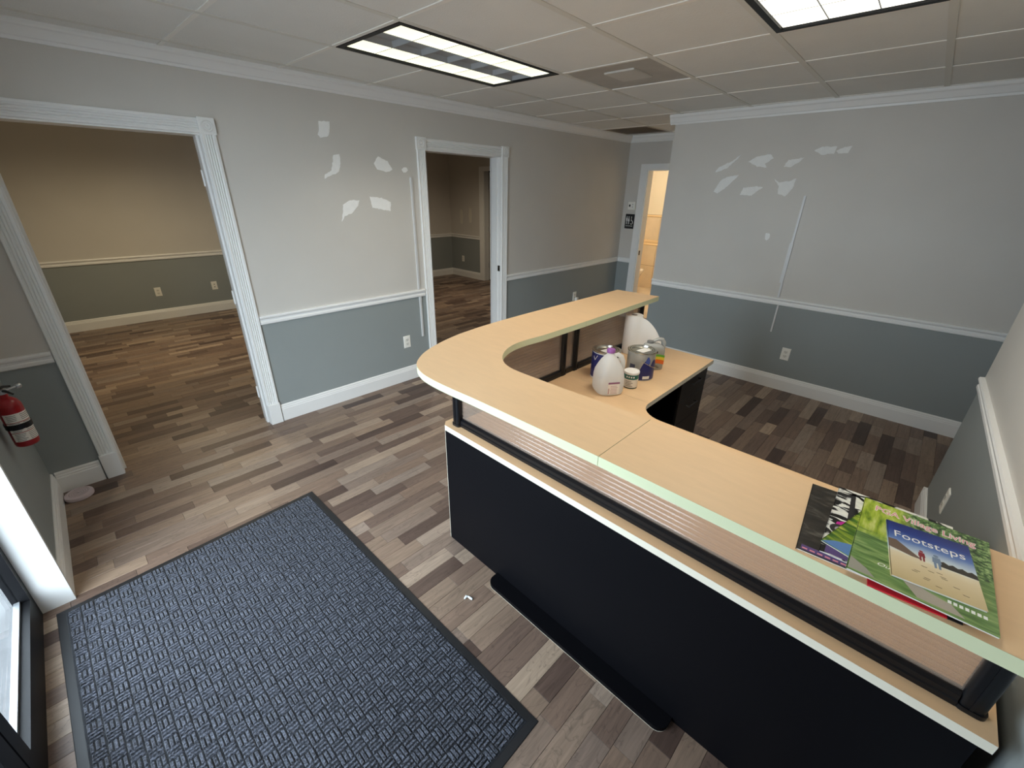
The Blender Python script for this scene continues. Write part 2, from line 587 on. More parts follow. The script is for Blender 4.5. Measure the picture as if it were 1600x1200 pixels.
struct(wo, 'wall_closet', mat('closet_shade', srgb(70, 66, 60), 0.9), 'dark closet behind the dim room', 'wall')  # shade of the unlit interior is put into the dark wall colour
roof = MB(); roof.box(-0.65, 8.1, -2.12, 7.8, ZT, ZT + 0.1)
struct(roof, 'roof_slab', CEIL, 'slab above the suspended ceiling', 'ceiling')
oc = MB(); oc.box(-0.53, 2.05, YA + 0.14, YF1, ZC, ZC + 0.03); oc.box(2.17, XR2, YA + 0.14, YF2, ZC, ZC + 0.03)
struct(oc, 'ceiling_rooms', CEIL, 'plain ceiling of the two rooms behind the doorways', 'ceiling')

# ---- bathroom shell
BX1 = 7.9
bt = MB()
bt.box(BX1, BX1 + 0.1, 2.0, 4.9, -0.03, ZT)
wall_bath = struct(bt, 'wall_bath', WALL_BATH, 'cream painted far wall of the restroom', 'wall')
bt = MB()
bt.box(XR2 + 0.12, BX1, 4.8, 4.9, -0.03, ZT); bt.box(XE + 0.12, BX1, 1.95, 2.065, -0.03, ZT)
bt.box(XE + 0.12, XR2 + 0.12, 3.30, 3.37, -0.03, ZT)
bt.box(XR2 + 0.121, XR2 + 0.15, 3.37, 4.8, -0.03, ZT)
struct(bt, 'wall_bath_sides', WALL_BATH, 'cream side walls of the restroom', 'wall')
bt = MB(); bt.box(XE + 0.06, BX1, 2.0, 4.9, -0.05, 0.004)
TILE = mat('wall_tile', srgb(232, 214, 186), 0.25, noise=0.1, nscale=6)
GROUT = mat('grout', srgb(150, 120, 85), 0.8)
bath_floor = struct(bt, 'floor_bath', GROUT, 'beige tile floor of the restroom', 'floor')
bt = MB(); bt.box(XE, BX1, 2.0, 4.9, ZC, ZC + 0.03)
struct(bt, 'ceiling_bath', CEIL, 'plain ceiling of the restroom', 'ceiling')
gb = MB(); gb.box(BX1 - 0.006, BX1, 2.07, 4.8, 0.0, 1.34)
part(gb, 'grout_bed', GROUT, wall_bath)
tw = 0.30
for k, (z0, z1) in enumerate(((0.0, 0.43), (0.43, 0.80), (0.90, 1.30))):
    yy = 2.97
    for i in range(7):
        a0, a1 = yy + i * tw, min(yy + (i + 1) * tw, 4.8)
        if a1 - a0 < .05: continue
        t = MB(); t.box(BX1 - 0.012, BX1 - 0.004, a0 + 0.003, a1 - 0.003, z0 + 0.003, z1 - 0.003)
        part(t, 'wall_tile', TILE, wall_bath)
for z0, z1, d in ((0.80, 0.83, 0.02), (0.83, 0.90, 0.013), (1.30, 1.335, 0.022)):
    t = MB(); t.run([(0, z0), (d * .7, z0), (d, (z0 + z1) / 2), (d * .7, z1), (0, z1)], (BX1 - 0.002, 2.07), (BX1 - 0.002, 4.8), (-1, 0))
    part(t, 'tile_border', mat('tile_border', srgb(240, 212, 165), 0.3), wall_bath)
for i in range(6):
    for j in range(8):
        x0, y0 = XE + 0.14 + i * 0.34, 2.1 + j * 0.34
        t = MB(); t.box(x0 + .003, min(x0 + .337, BX1 - .01), y0 + .003, min(y0 + .337, 4.78), 0.002, 0.008)
        part(t, 'floor_tile', TILE, bath_floor)

# ---- trim profiles
BASE = [(0, 0), (0.017, 0), (0.017, 0.098), (0.014, 0.104), (0.014, 0.112), (0.010, 0.118), (0.010, 0.128), (0.004, 0.136), (0, 0.136)]
RAIL = [(0, 0.786), (0.010, 0.786), (0.014, 0.792), (0.014, 0.806), (0.009, 0.812), (0.009, 0.824), (0.020, 0.832), (0.022, 0.842), (0.018, 0.850), (0, 0.852)]
CROWN = [(0, 2.298), (0.010, 2.298), (0.012, 2.312), (0.020, 2.316), (0.026, 2.330), (0.036, 2.350), (0.044, 2.356), (0.047, 2.364), (0.047, ZC + .004), (0, ZC + .004)]
def trim(prof, name, segs, label):
    mb = MB()
    for p0, p1, n in segs:
        mb.run(prof, p0, p1, n)
    struct(mb, name, WHITE, label, 'trim', smooth=20)
nA, nB, nL = (0, -1), (-1, 0), (1, 0)
cs, sn = math.cos(math.atan(0.028)), math.sin(math.atan(0.028))
nS = (-sn, cs)
trim(BASE, 'baseboard_left', [((XL + .017, YA), (-0.186, YA), nA), ((0.886, YA), (2.300, YA), nA), ((3.392, YA), (XE, YA), nA)], 'white baseboard along the doorway wall')
trim(BASE, 'baseboard_front', [((XL, 2.335), (XL, YA), nL)], 'white baseboard below the fire extinguisher')
trim(BASE, 'baseboard_back', [((XB, -2.0), (XB, 2.185), nB)], 'white baseboard along the patched grey wall')
trim(BASE, 'baseboard_right', [((0.5, stub_y(0.5)), (3.2, stub_y(3.2)), nS), ((3.2, stub_y(3.2) + .017), (3.2, -0.52), (1, 0))], 'white baseboard wrapping the end of the right wall stub')
trim(BASE, 'baseboard_hall', [((XE, 3.165), (XE, YA), nB)], 'short white baseboard beside the restroom door')
trim(BASE, 'baseboard_office', [((-0.53, YF1), (2.05, YF1), nA)], 'baseboard on the far wall of the left office')
trim(BASE, 'baseboard_room', [((2.17, YF2), (XR2, YF2), nA), ((XR2, 6.70), (XR2, YF2), nB)], 'baseboard in the dim room')
trim(RAIL, 'trim_1', [((XL, YA), (-0.180, YA), nA), ((0.880, YA), (2.306, YA), nA), ((3.386, YA), (XE, YA), nA)], 'white chair rail along the doorway wall')
trim(RAIL, 'trim_2', [((XB, -2.0), (XB, 2.185), nB)], 'white chair rail on the patched grey wall')
trim(RAIL, 'trim_3', [((0.0, stub_y(0.0)), (3.2, stub_y(3.2)), nS)], 'cream white chair rail on the right wall stub')
trim(RAIL, 'trim_4', [((XE, 3.165), (XE, YA), nB)], 'short chair rail beside the restroom door')
trim(RAIL, 'trim_5', [((-0.53, YF1), (2.05, YF1), nA)], 'chair rail on the far wall of the left office')
trim(RAIL, 'trim_6', [((2.17, YF2), (XR2, YF2), nA), ((XR2, 6.70), (XR2, YF2), nB)], 'chair rail in the dim room')
trim(CROWN, 'trim_7', [((XL, YA), (XE, YA), nA)], 'white crown moulding above the doorway wall')
trim(CROWN, 'trim_8', [((XB, -2.0), (XB, 2.185 + .047), nB), ((XB, 2.185), (XE, 2.185), (0, 1))], 'white crown moulding above the patched grey wall')
trim(CROWN, 'trim_9', [((XE, 2.185), (XE, YA), nB)], 'white crown moulding at the end of the hall')
trim(CROWN, 'trim_10', [((XL, 2.335), (XL, YA), nL)], 'white crown moulding above the fire extinguisher wall')

# ---- cased door openings
def flute_profile(w):
    """cross-section (s, out) across a fluted board of width w"""
    t = 0.017
    pts = [(0, 0), (0, t - .003), (0.003, t), (0.012, t)]
    n = 4
    s0, s1 = 0.013, w - 0.013
    pit = (s1 - s0) / n
    for i in range(n):
        a0 = s0 + i * pit
        pts += [(a0 + .0014, t - .0055), (a0 + pit * .5, t - .008), (a0 + pit - .0036, t - .0055), (a0 + pit - .0022, t)]
    pts += [(w - 0.003, t), (w, t - .003), (w, 0)]
    return pts
def cased_door(name, label, x0, x1, zh, w, yw, depth, hinges=(), strike=None):
    r = thing(name, label, 'doorway', ((x0 + x1) / 2, yw, 0), kind='structure')
    fp = flute_profile(w)
    for xa in (x0 - .006 - w, x1 + .006):
        mb = MB()
        rs = [[(xa + s, yw - d, z) for s, d in fp] for z in (0.165, zh + .004)]
        mb.rings(rs)
        part(mb, 'casing', WHITE, r, True, smooth=15)
        pb = MB(); pb.cbox(xa - .004, xa + w + .004, yw - 0.024, yw, 0.0, 0.165, 0.003)
        part(pb, 'plinth_block', WHITE, r, True)
        cb = MB(); cb.box(xa - .005, xa + w + .005, yw - 0.023, yw, zh + .004, zh + .014 + w)
        c = part(cb, 'corner_block', WHITE, r, True)
        ro = MB()
        cx, cz = xa + w / 2, zh + .009 + w / 2
        for rad, tr in ((w * .36, .0035), (w * .22, .003)):
            ro.tube([(cx + rad * math.cos(t * math.pi / 12), yw - .0235, cz + rad * math.sin(t * math.pi / 12)) for t in range(25)], tr, 6, False)
        ro.lathe([(0.001, 0), (w * .09, 0), (w * .06, .004), (0.001, .005)], 0, 0, 10)
        k = len(ro.v) - 40
        for i in range(k, len(ro.v)):
            px, py, pz = ro.v[i]
            ro.v[i] = (cx + px, yw - .023 - pz, cz + py)
        part(ro, 'rosette', WHITE, c, True, smooth=60)
    mb = MB()
    rs = [[(x, yw - d, zh + .009 + s) for s, d in fp] for x in (x0 - .006, x1 + .006)]
    mb.rings(rs)
    part(mb, 'head_casing', WHITE, r, True, smooth=15)
    jt = 0.019
    for xa, sg in ((x0, 1), (x1, -1)):
        mb = MB(); mb.box(min(xa, xa - sg * jt), max(xa, xa - sg * jt), yw - .002, yw + depth + .004, 0, zh)
        j = part(mb, 'jamb', WHITE, r, True)
        mb = MB(); mb.box(min(xa, xa + sg * .011), max(xa, xa + sg * .011), yw + .045, yw + .085, 0, zh)
        part(mb, 'door_stop', WHITE, j, True)
        if xa == x1:
            for hz in hinges:
                hg = MB(); hg.box(xa - .0025, xa, yw + .088, yw + .122, hz - .045, hz + .045)
                hg.tube([(xa - .006, yw + .126, hz - .047), (xa - .006, yw + .126, hz + .047)], .0065, 8)
                part(hg, 'hinge', WHITE, j, True)
            if strike:
                st = MB(); st.box(xa - .002, xa, yw + .008, yw + .04, strike - .03, strike + .03)
                s_ = part(st, 'strike_plate', BRASS, j, True)
    mb = MB(); mb.box(x0 - jt, x1 + jt, yw - .002, yw + depth + .004, zh, zh + jt)
    part(mb, 'head_jamb', WHITE, r, True)
    # plain casing on the far side
    mb = MB()
    for xa in (x0 - w, x1):
        mb.box(xa + .0, xa + w, yw + depth, yw + depth + .016, 0, zh + w)
    mb.box(x0, x1, yw + depth, yw + depth + .016, zh, zh + w)
    part(mb, 'rear_casing', WHITE, r, True)
    return r
cased_door('door_1', 'wide white fluted door casing open to the warm-lit office', -0.092, 0.792, 1.972, 0.078, YA, 0.14, hinges=(1.74, 0.98, 0.24))
cased_door('door_2', 'white fluted door casing open to the dim room', 2.408, 3.302, 1.995, 0.082, YA, 0.14, strike=0.93)
# restroom door frame on the hall end wall
r = thing('door_3', 'plain white door frame of the lit restroom', 'doorway', (XE, 2.68, 0), kind='structure')
for y0, y1 in ((3.07, 3.165), (2.19, 2.29)):
    mb = MB(); mb.run([(0, 0), (0.016, 0.0), (0.016, 1.982), (0, 1.982)], (XE, y0), (XE, y1), (-1, 0)); part(mb, 'casing', WHITE, r, True)
mb = MB(); mb.run([(0, 1.982), (0.016, 1.982), (0.016, 2.045), (0, 2.045)], (XE, 2.19), (XE, 3.165), (-1, 0)); part(mb, 'head_casing', WHITE, r, True)
for y0, y1 in ((3.056, 3.075), (2.275, 2.294)):
    mb = MB(); mb.box(XE - .002, XE + .125, y0, y1, 0.004, 1.985); part(mb, 'jamb', WHITE, r, True)
mb = MB(); mb.box(XE - .002, XE + .125, 2.294, 3.056, 1.968, 1.985); part(mb, 'head_jamb', WHITE, r, True)
mb = MB(); mb.box(XE + .02, XE + .05, 3.0535, 3.056, .90, .96); part(mb, 'strike_plate', BRASS, r, True)
# closet opening in the dim room
r = thing('door_4', 'white closet door frame in the dim room, dark inside', 'doorway', (XR2, 6.17, 0), kind='structure')
for y0, y1 in ((6.59, 6.70), (5.64, 5.75)):
    mb = MB(); mb.run([(0, 0), (0.016, 0.0), (0.016, 2.025), (0, 2.025)], (XR2, y0), (XR2, y1), (-1, 0)); part(mb, 'casing', WHITE, r, True)
mb = MB(); mb.run([(0, 2.025), (0.016, 2.025), (0.016, 2.10), (0, 2.10)], (XR2, 5.64), (XR2, 6.70), (-1, 0)); part(mb, 'head_casing', WHITE, r, True)
for y0, y1 in ((6.58, 6.60), (5.74, 5.76)):
    mb = MB(); mb.box(XR2, XR2 + .125, y0, y1, 0, 2.03); part(mb, 'jamb', WHITE, r, True)
lf = MB(); lf.box(XR2 + .13, XR2 + .92, 6.535, 6.572, 0.01, 2.01)
leaf = part(lf, 'door_leaf', mat('door_leaf_paint', srgb(200, 196, 184), .5), r, True)
for hz in (0.3, 1.0, 1.75):
    hg = MB(); hg.tube([(XR2 + .122, 6.575, hz - .045), (XR2 + .122, 6.575, hz + .045)], .009, 8)
    part(hg, 'hinge', ALUD, leaf, True)

# ------------------------------------------------------------------ suspended ceiling
TH = math.radians(1.75)
cth, sth = math.cos(TH), math.sin(TH)
def uv2xy(u, v): return (u * cth - v * sth, u * sth + v * cth)
G = 0.604
U0, V0 = 0.800, 0.166
LIM = [[(-0.50, -0.44), (XB - .001, -0.44), (XB - .001, YA - .001), (-0.50, YA - .001)],
       [(XB - .001, 2.19), (XE - .001, 2.19), (XE - .001, YA - .001), (XB - .001, YA - .001)],
       [(3.22, -1.95), (XB - .001, -1.95), (XB - .001, -0.44), (3.22, -0.44)]]
def clip(poly, rect):
    (x0, y0), (x1, y1) = rect[0], rect[2]
    for ax, val, sg in ((0, x0, 1), (0, x1, -1), (1, y0, 1), (1, y1, -1)):
        out = []
        for i in range(len(poly)):
            p, q = poly[i - 1], poly[i]
            dp, dq = (p[ax] - val) * sg, (q[ax] - val) * sg
            if (dp >= 0) != (dq >= 0):
                t = dp / (dp - dq)
                out.append((p[0] + (q[0] - p[0]) * t, p[1] + (q[1] - p[1]) * t))
            if dq >= 0: out.append(q)
        poly = out
        if len(poly) < 3: return []
    return poly
ceiling = thing('ceiling', 'suspended grid ceiling of square white acoustic tiles', 'ceiling', (2, 1.5, ZC), kind='structure')
def clipped(name, m, u0, u1, v0, v1, z0, z1):
    mb = MB()
    q = [uv2xy(u0, v0), uv2xy(u1, v0), uv2xy(u1, v1), uv2xy(u0, v1)]
    for rect in LIM:
        c = clip(q, rect)
        if len(c) >= 3: mb.prism(c, z0, z1)
    if mb.v: return part(mb, name, m, ceiling, True)
skip = {(1, 3), (2, 3), (1, 0), (2, 0), (3, 2), (7, 4)}
for i in range(-3, 9):
    for j in range(-4, 6):
        if (i, j) in skip: continue
        u0, v0 = U0 + i * G, V0 + j * G
        clipped('ceiling_tile', CEIL, u0 + .004, u0 + G - .004, v0 + .004, v0 + G - .004, ZC + .003, ZC + .02)
for j in range(-4, 6):
    v = V0 + j * G
    clipped('main_tee', TEE, -1.2, 6.2, v - .015, v + .015, ZC, ZC + .0055)
for i in range(-3, 10):
    u = U0 + i * G
    for j in range(-4, 6):
        v = V0 + j * G
        if i == 2 and j in (0, 3): continue
        clipped('cross_tee', TEEW, u - .011, u + .011, v + .015, v + G - .015, ZC - .0005, ZC + .0055)

# troffers: 18 parabolic cells, the middle row dark
CELL = emit('lit_cell', (1.0, 0.98, 0.72, 1), TROFFER)
CELLB = emit('lit_cell_bright', (1.0, 0.96, 0.82, 1), TROFFER * 1.5)
UNLIT = mat('unlit_cell', srgb(176, 179, 182), 0.4, 0.35)
def troffer(i, j, label, cell, dark_row):
    u0, v0 = U0 + i * G + .012, V0 + j * G + .012
    LU, LV = 2 * G - .024, G - .024
    x, y_ = uv2xy(u0, v0)
    r = thing('troffer_light', label, 'ceiling light', (x, y_, ZC), TH, 'recessed ceiling troffers')
    fr = MB()
    fw = .028
    for bx in ((0, LU, 0, fw), (0, LU, LV - fw, LV), (0, fw, fw, LV - fw), (LU - fw, LU, fw, LV - fw)):
        fr.box(*bx, -0.003, 0.008)
    part(fr, 'frame', BLACKM, r)
    hs = MB()
    hs.box(0, LU, 0, LV, 0.064, 0.07)
    for bx in ((0, LU, 0, .004), (0, LU, LV - .004, LV), (0, .004, .004, LV - .004), (LU - .004, LU, .004, LV - .004)):
        hs.box(*bx, 0.008, 0.064)
    part(hs, 'housing', ALUD, r)
    ru, rv = (LU - 2 * fw) / 6, (LV - 2 * fw) / 3
    for b in range(3):
        for a_ in range(6):
            a0, a1 = fw + a_ * ru, fw + (a_ + 1) * ru
            b0, b1 = fw + b * rv, fw + (b + 1) * rv
            c = MB()
            dk = (b == 1 and dark_row)
            z1 = .03 if dk else .014
            g = .0022
            # shallow pan: rim down at the frame, floor of the pan above
            ins = .012 if dk else .010
            c.rings([[(a0 + g, b0 + g, .006), (a1 - g, b0 + g, .006), (a1 - g, b1 - g, .006), (a0 + g, b1 - g, .006)],
                     [(a0 + ins, b0 + ins, z1), (a1 - ins, b0 + ins, z1), (a1 - ins, b1 - ins, z1), (a0 + ins, b1 - ins, z1)]], False, True)
            part(c, 'louvre_cell', UNLIT if dk else cell, r)
    lv = MB()
    for a_ in range(1, 6):
        lv.box(fw + a_ * ru - .0014, fw + a_ * ru + .0014, fw, LV - fw, .005, .05)
    part(lv, 'cross_blades', UNLIT, r)
    lv = MB()
    for b in (1, 2):
        lv.box(fw, LU - fw, fw + b * rv - .002, fw + b * rv + .002, .004, .05)
    part(lv, 'long_blades', UNLIT, r)
    ld = bpy.data.lights.new('troffer_lamp', 'AREA')
    ld.shape = 'RECTANGLE'; ld.size = LU - .06; ld.size_y = LV - .06
    ld.spread = math.radians(128); ld.energy = TUBES; ld.color = (1.0, 0.92, 0.78)
    lo = bpy.data.objects.new('troffer_lamp', ld); col.objects.link(lo); lo.parent = r; lo.location = (LU / 2, LV / 2, -.002)
troffer(1, 3, 'lit recessed troffer near the doorway wall, middle cell row unlit', CELL, True)
troffer(1, 0, 'brighter lit recessed troffer cut off by the top of the photo', CELLB, False)

# dusty supply diffuser and dark return panel
DUST = mat('dusty_metal', srgb(182, 178, 171), 0.7, noise=0.22, nscale=5)
DUST2 = mat('dusty_plate', srgb(200, 197, 190), 0.7, noise=0.08, nscale=6)
x, y_ = uv2xy(U0 + 3 * G + .012, V0 + 2 * G + .012)
r = thing('ceiling_vent', 'dusty grey square supply vent with raised centre plate beside the troffer', 'vent', (x, y_, ZC), TH)
S = G - .024
mb = MB(); mb.rings([[(0, 0, .006), (S, 0, .006), (S, S, .006), (0, S, .006)],
                     [(.02, .02, .006), (S - .02, .02, .006), (S - .02, S - .02, .006), (.02, S - .02, .006)],
                     [(.16, .17, .011), (S - .16, .17, .011), (S - .16, S - .17, .011), (.16, S - .17, .011)]], False, True)
part(mb, 'panel', DUST, r)
mb = MB(); mb.cbox(.165, S - .165, .185, S - .185, -.004, .006, .004)
mb.v = [(p[0], p[1], .0075 - p[2]) for p in mb.v]
part(mb, 'centre_plate', DUST2, r)
for px, py in ((.2, .2), (S - .2, .2), (S - .2, S - .2), (.2, S - .2)):
    mb = MB(); mb.tube([(px, py, .004), (px, py, .0105)], .004, 6); part(mb, 'standoff', DUST, r)
x, y_ = uv2xy(U0 + 7 * G + .012, V0 + 4 * G + .012)
r = thing('return_grille', 'dark brownish return air grille in the hall ceiling', 'vent', (x, y_, ZC), TH)
S = G - .024
GR = mat('grille_paint', srgb(165, 155, 142), 0.6)
mb = MB()
for bx in ((0, S, 0, .03), (0, S, S - .03, S), (0, .03, .03, S - .03), (S - .03, S, .03, S - .03)): mb.box(*bx, -.002, .006)
part(mb, 'frame', GR, r)
for k in range(26):
    a0 = .034 + k * .0198
    mb = MB(); mb.add([(.03, a0, .001), (S - .03, a0, .001), (S - .03, a0 + .015, .013), (.03, a0 + .015, .013),
                       (.03, a0 + .001, .0), (S - .03, a0 + .001, .0), (S - .03, a0 + .016, .012), (.03, a0 + .016, .012)],
                      [(0, 1, 2, 3), (4, 5, 6, 7), (0, 1, 5, 4), (2, 3, 7, 6), (1, 2, 6, 5), (0, 3, 7, 4)])
    part(mb, 'louvre', GR, r)
mb = MB(); mb.box(.01, S - .01, .01, S - .01, .02, .024)
part(mb, 'backing', mat('grille_back', srgb(130, 120, 108), .8), r)

# ------------------------------------------------------------------ lamps of the other rooms
def downlight(label, x, y_, colr, power, size, blend, zl=ZC):
    r = thing('recessed_downlight', label, 'ceiling light', (x, y_, zl))
    mb = MB(); mb.lathe([(.075, -.003), (.092, -.003), (.092, 0), (.075, 0)], 0, 0, 28, False, False)
    part(mb, 'trim_ring', WHITE, r, smooth=40)
    ld = bpy.data.lights.new('downlight_lamp', 'SPOT')
    ld.energy = power; ld.color = colr; ld.spot_size = math.radians(size); ld.spot_blend = blend; ld.shadow_soft_size = .07
    lo = bpy.data.objects.new('downlight_lamp', ld); col.objects.link(lo); lo.parent = r; lo.location = (0, 0, -.015)
downlight('warm recessed downlight of the left office', 0.75, 5.75, (1.0, 0.83, 0.55), WARM_OFFICE, 164, .9)
downlight('warm recessed downlight of the dim room', 4.4, 5.6, (1.0, 0.84, 0.62), WARM_ROOM2, 164, .8)
r = thing('dome_lamp', 'warm dome lamp on the restroom ceiling', 'ceiling light', (6.9, 3.35, ZC))
mb = MB(); mb.lathe([(.13, 0), (.135, -.02), (.12, -.05), (.08, -.075), (.02, -.085)], 0, 0, 28, True, True)
part(mb, 'shade', emit('warm_dome', (1.0, 0.88, 0.72, 1), WARM_BATH), r, smooth=60)

# ------------------------------------------------------------------ storefront and outside
sf = thing('storefront', 'black aluminium storefront window and glass door by the mat', 'storefront', (-0.51, 0.95, 0), kind='structure')
FX0, FX1 = -0.535, -0.487
def frame_bar(name, *b):
    mb = MB(); mb.box(*b); return part(mb, name, BLACKM, sf, True)
for y0, y1 in ((2.275, 2.33), (1.47, 1.535), (0.50, 0.565)):
    frame_bar('post', FX0, FX1, y0, y1, 0, 2.25)
frame_bar('head', FX0, FX1, 0.565, 2.275, 2.14, 2.25)
for y0, y1, zz in ((1.535, 2.275, .125),):
    frame_bar('bottom_rail', FX0, FX1, y0, y1, 0, zz)
    mb = MB(); mb.box(FX0 + .004, FX1 - .026, y0, y1, zz, zz + .012); part(mb, 'glazing_stop', ALUD, sf, True)
    mb = MB(); mb.box(FX0 + .014, FX0 + .020, y0, y1, zz, 2.14); part(mb, 'pane', GLASS, sf, True)
d = MB()
for b in ((.575, .66, 0.02, 2.13), (1.375, 1.46, 0.02, 2.13)): d.box(FX0, FX1, b[0], b[1], b[2], b[3])
d.box(FX0, FX1, .66, 1.375, 0.02, .26); d.box(FX0, FX1, .66, 1.375, 2.03, 2.13)
dl = part(d, 'door_leaf', BLACKM, sf, True)
mb = MB(); mb.box(FX0 + .018, FX0 + .026, .66, 1.375, .26, 2.03); part(mb, 'pane', GLASS, dl, True)
mb = MB(); mb.tube([(FX1, .70, .95), (FX1 + .05, .70, .95), (FX1 + .05, .70, 1.25), (FX1, .70, 1.25)], .011, 8); part(mb, 'pull_handle', ALU, dl, True)
mb = MB(); mb.box(-0.56, -0.4865, .565, 1.47, -.002, .012); part(mb, 'threshold', ALUD, sf, True)
hd = MB(); hd.box(-0.56, -0.46, -0.46, 2.335, 2.25, ZT); hd.box(-0.56, -0.46, -0.455, 0.50, -.03, 2.25)
struct(hd, 'wall_header', WALL, 'wall around the storefront glass', 'wall')
# white return at the end of the short wall
mb = MB(); mb.box(-0.487, XL + .019, 2.318, 2.335, 0, 2.30)
mb.box(XL + .001, XL + .016, 2.335, 2.36, 0, 2.30)
struct(mb, 'trim_11', WHITE, 'white corner board at the end of the extinguisher wall', 'trim')
pv = MB(); pv.box(-9, -0.56, -8, 12, -.12, -.03)
struct(pv, 'pavement', mat('concrete', srgb(98, 98, 99), .85, noise=.45, nscale=14, bump=.4, bscale=40), 'pale concrete walkway outside the glass', 'pavement')

# ------------------------------------------------------------------ wall things: outlets, patches, raceways, sign, thermostat
RECEP = mat('receptacle', srgb(228, 226, 216), .35)
def outlet(label, p, n, style='duplex', plug=False, w=.072, h=.116):
    ang = math.atan2(n[1], n[0]) + math.pi / 2       # local -y faces the room
    r = thing('wall_outlet', label, 'outlet', p, ang, 'wall outlets')
    mb = MB()
    mb.rings([[(-w / 2, 0, -h / 2), (w / 2, 0, -h / 2), (w / 2, 0, h / 2), (-w / 2, 0, h / 2)],
              [(-w / 2, -.003, -h / 2), (w / 2, -.003, -h / 2), (w / 2, -.003, h / 2), (-w / 2, -.003, h / 2)],
              [(-w / 2 + .004, -.006, -h / 2 + .004), (w / 2 - .004, -.006, -h / 2 + .004), (w / 2 - .004, -.006, h / 2 - .004), (-w / 2 + .004, -.006, h / 2 - .004)]])
    part(mb, 'cover_plate', PLATE, r)
    if style == 'duplex':
        for s in (-1, 1):
            q = rrect(-.017, .017, s * .0195 - .0135, s * .0195 + .0135, .008, 4)
            mb = MB(); mb.rings([[(a_, -.005, b_) for a_, b_ in q], [(a_, -.0078, b_) for a_, b_ in q]])
            f = part(mb, 'receptacle', RECEP, r)
            mb = MB()
            for sx in (-.0065, .0065): mb.box(sx - .0013, sx + .0013, -.0082, -.0075, s * .0195 - .001, s * .0195 + .008)
            mb.box(-.0025, .0025, -.0082, -.0075, s * .0195 - .0095, s * .0195 - .005)
            part(mb, 'slots', SLOT, f)
    else:
        for s in (-1, 1):
            mb = MB(); mb.box(-.008, .008, -.010, -.005, s * .018 - .008, s * .018 + .008)
            f = part(mb, 'jack', RECEP, r)
            mb = MB(); mb.box(-.0055, .0055, -.0106, -.0098, s * .018 - .005, s * .018 + .005)
            part(mb, 'jack_opening', SLOT, f)
    if plug:
        t = thing('plug_adapter', 'small white plug adapter in the outlet on the hall side wall', 'adapter', (p[0] + .022, p[1], p[2] - .045), ang)
        mb = MB(); mb.cbox(-.022, .022, -.045, -.009, -.03, .03, .005); part(mb, 'body', PLATE, t)
        mb = MB(); mb.tube([(0, -.027, -.03), (0, -.027, -.045)], .006, 8); part(mb, 'cord_stub', PLATE, t)
outlet('white duplex outlet low on the blue-grey wall between the two doorways', (2.072, YA, .383), nA)
outlet('white outlet with a plug adapter beside the hall end of the desk', (4.70, YA, .42), nA, plug=True)
outlet('white duplex outlet on the patched grey wall behind the desk', (XB, .760, .352), nB)
outlet('cream duplex outlet left of the jack plate in the warm office', (.811, YF1, .371), nA)
outlet('cream wall jack plate near the right jamb of the warm office doorway', (1.471, YF1, .370), nA, 'jack')
outlet('pale outlet on the side wall of the dim room', (XR2, 7.25, .369), nB)
outlet('white outlet seen edge-on on the right wall stub above the magazines', (2.66, stub_y(2.66), .365), nS)

SPK = mat('spackle', srgb(246, 245, 242), .8, noise=.05, nscale=30)
SPK2 = mat('spackle_grey', srgb(236, 236, 233), .8, noise=.06, nscale=30)
SPK3 = mat('spackle_dim', srgb(222, 218, 206), .8)
def blob(wall, m, axis, c, pts, th):
    """irregular thin smear of filler; pts = (across, up) in metres around c"""
    rng = random.Random(int(c[0] * 1000 + c[2] * 77 + c[1] * 31))
    out = []
    n = len(pts)
    for i in range(n):
        p, q = pts[i], pts[(i + 1) % n]
        L_ = math.hypot(q[0] - p[0], q[1] - p[1])
        k = max(2, int(L_ / .012))
        for t in range(k):
            f = t / k
            out.append((p[0] + (q[0] - p[0]) * f + rng.uniform(-.003, .003), p[1] + (q[1] - p[1]) * f + rng.uniform(-.003, .003)))
    mb = MB()
    cxm = sum(p[0] for p in out) / len(out); czm = sum(p[1] for p in out) / len(out)
    def w3(p, d):
        return (c[0] + p[0], c[1] - d, c[2] + p[1]) if axis == 'A' else (c[0] - d, c[1] - p[0], c[2] + p[1])
    inn = [(cxm + (p[0] - cxm) * .86, czm + (p[1] - czm) * .86) for p in out]
    mb.rings([[w3(p, -.0005) for p in out], [w3(p, .0004) for p in out], [w3(p, th) for p in inn]], True, True)
    o = mb.build('spackle_patch', m, wall)
cA = lambda x, z: (x, YA, z)
blob(wall_left, SPK, 'A', cA(1.555, 2.075), [(-.03, .045), (.05, .047), (.045, .0), (.03, -.045), (-.03, -.06), (-.045, -.04), (-.03, 0)], .0012)
blob(wall_left, SPK, 'A', cA(1.600, 1.840), [(0, .075), (.05, .085), (.045, .0), (.02, -.04), (-.05, -.065), (-.09, -.085), (-.085, -.06), (-.03, -.03), (-.01, .03)], .0012)
blob(wall_left, SPK, 'A', cA(1.98, 1.868), [(-.06, .01), (-.02, .06), (.06, .03), (.10, -.03), (.05, -.05), (-.04, -.03)], .0012)
blob(wall_left, SPK, 'A', cA(2.195, 1.842), [(-.03, .0), (-.01, .02), (.02, .018), (.028, -.005), (.01, -.02), (-.015, -.02)], .001)
blob(wall_left, SPK, 'A', cA(1.685, 1.550), [(-.06, .03), (.0, .065), (.075, .06), (.06, .02), (.0, -.03), (-.06, -.05), (-.09, -.09), (-.075, -.04)], .0012)
blob(wall_left, SPK, 'A', cA(1.955, 1.580), [(-.10, .06), (-.0, .05), (.08, .02), (.075, -.05), (-.02, -.035), (-.09, -.02)], .0014)
cB = lambda y_, z: (XB, y_, z)
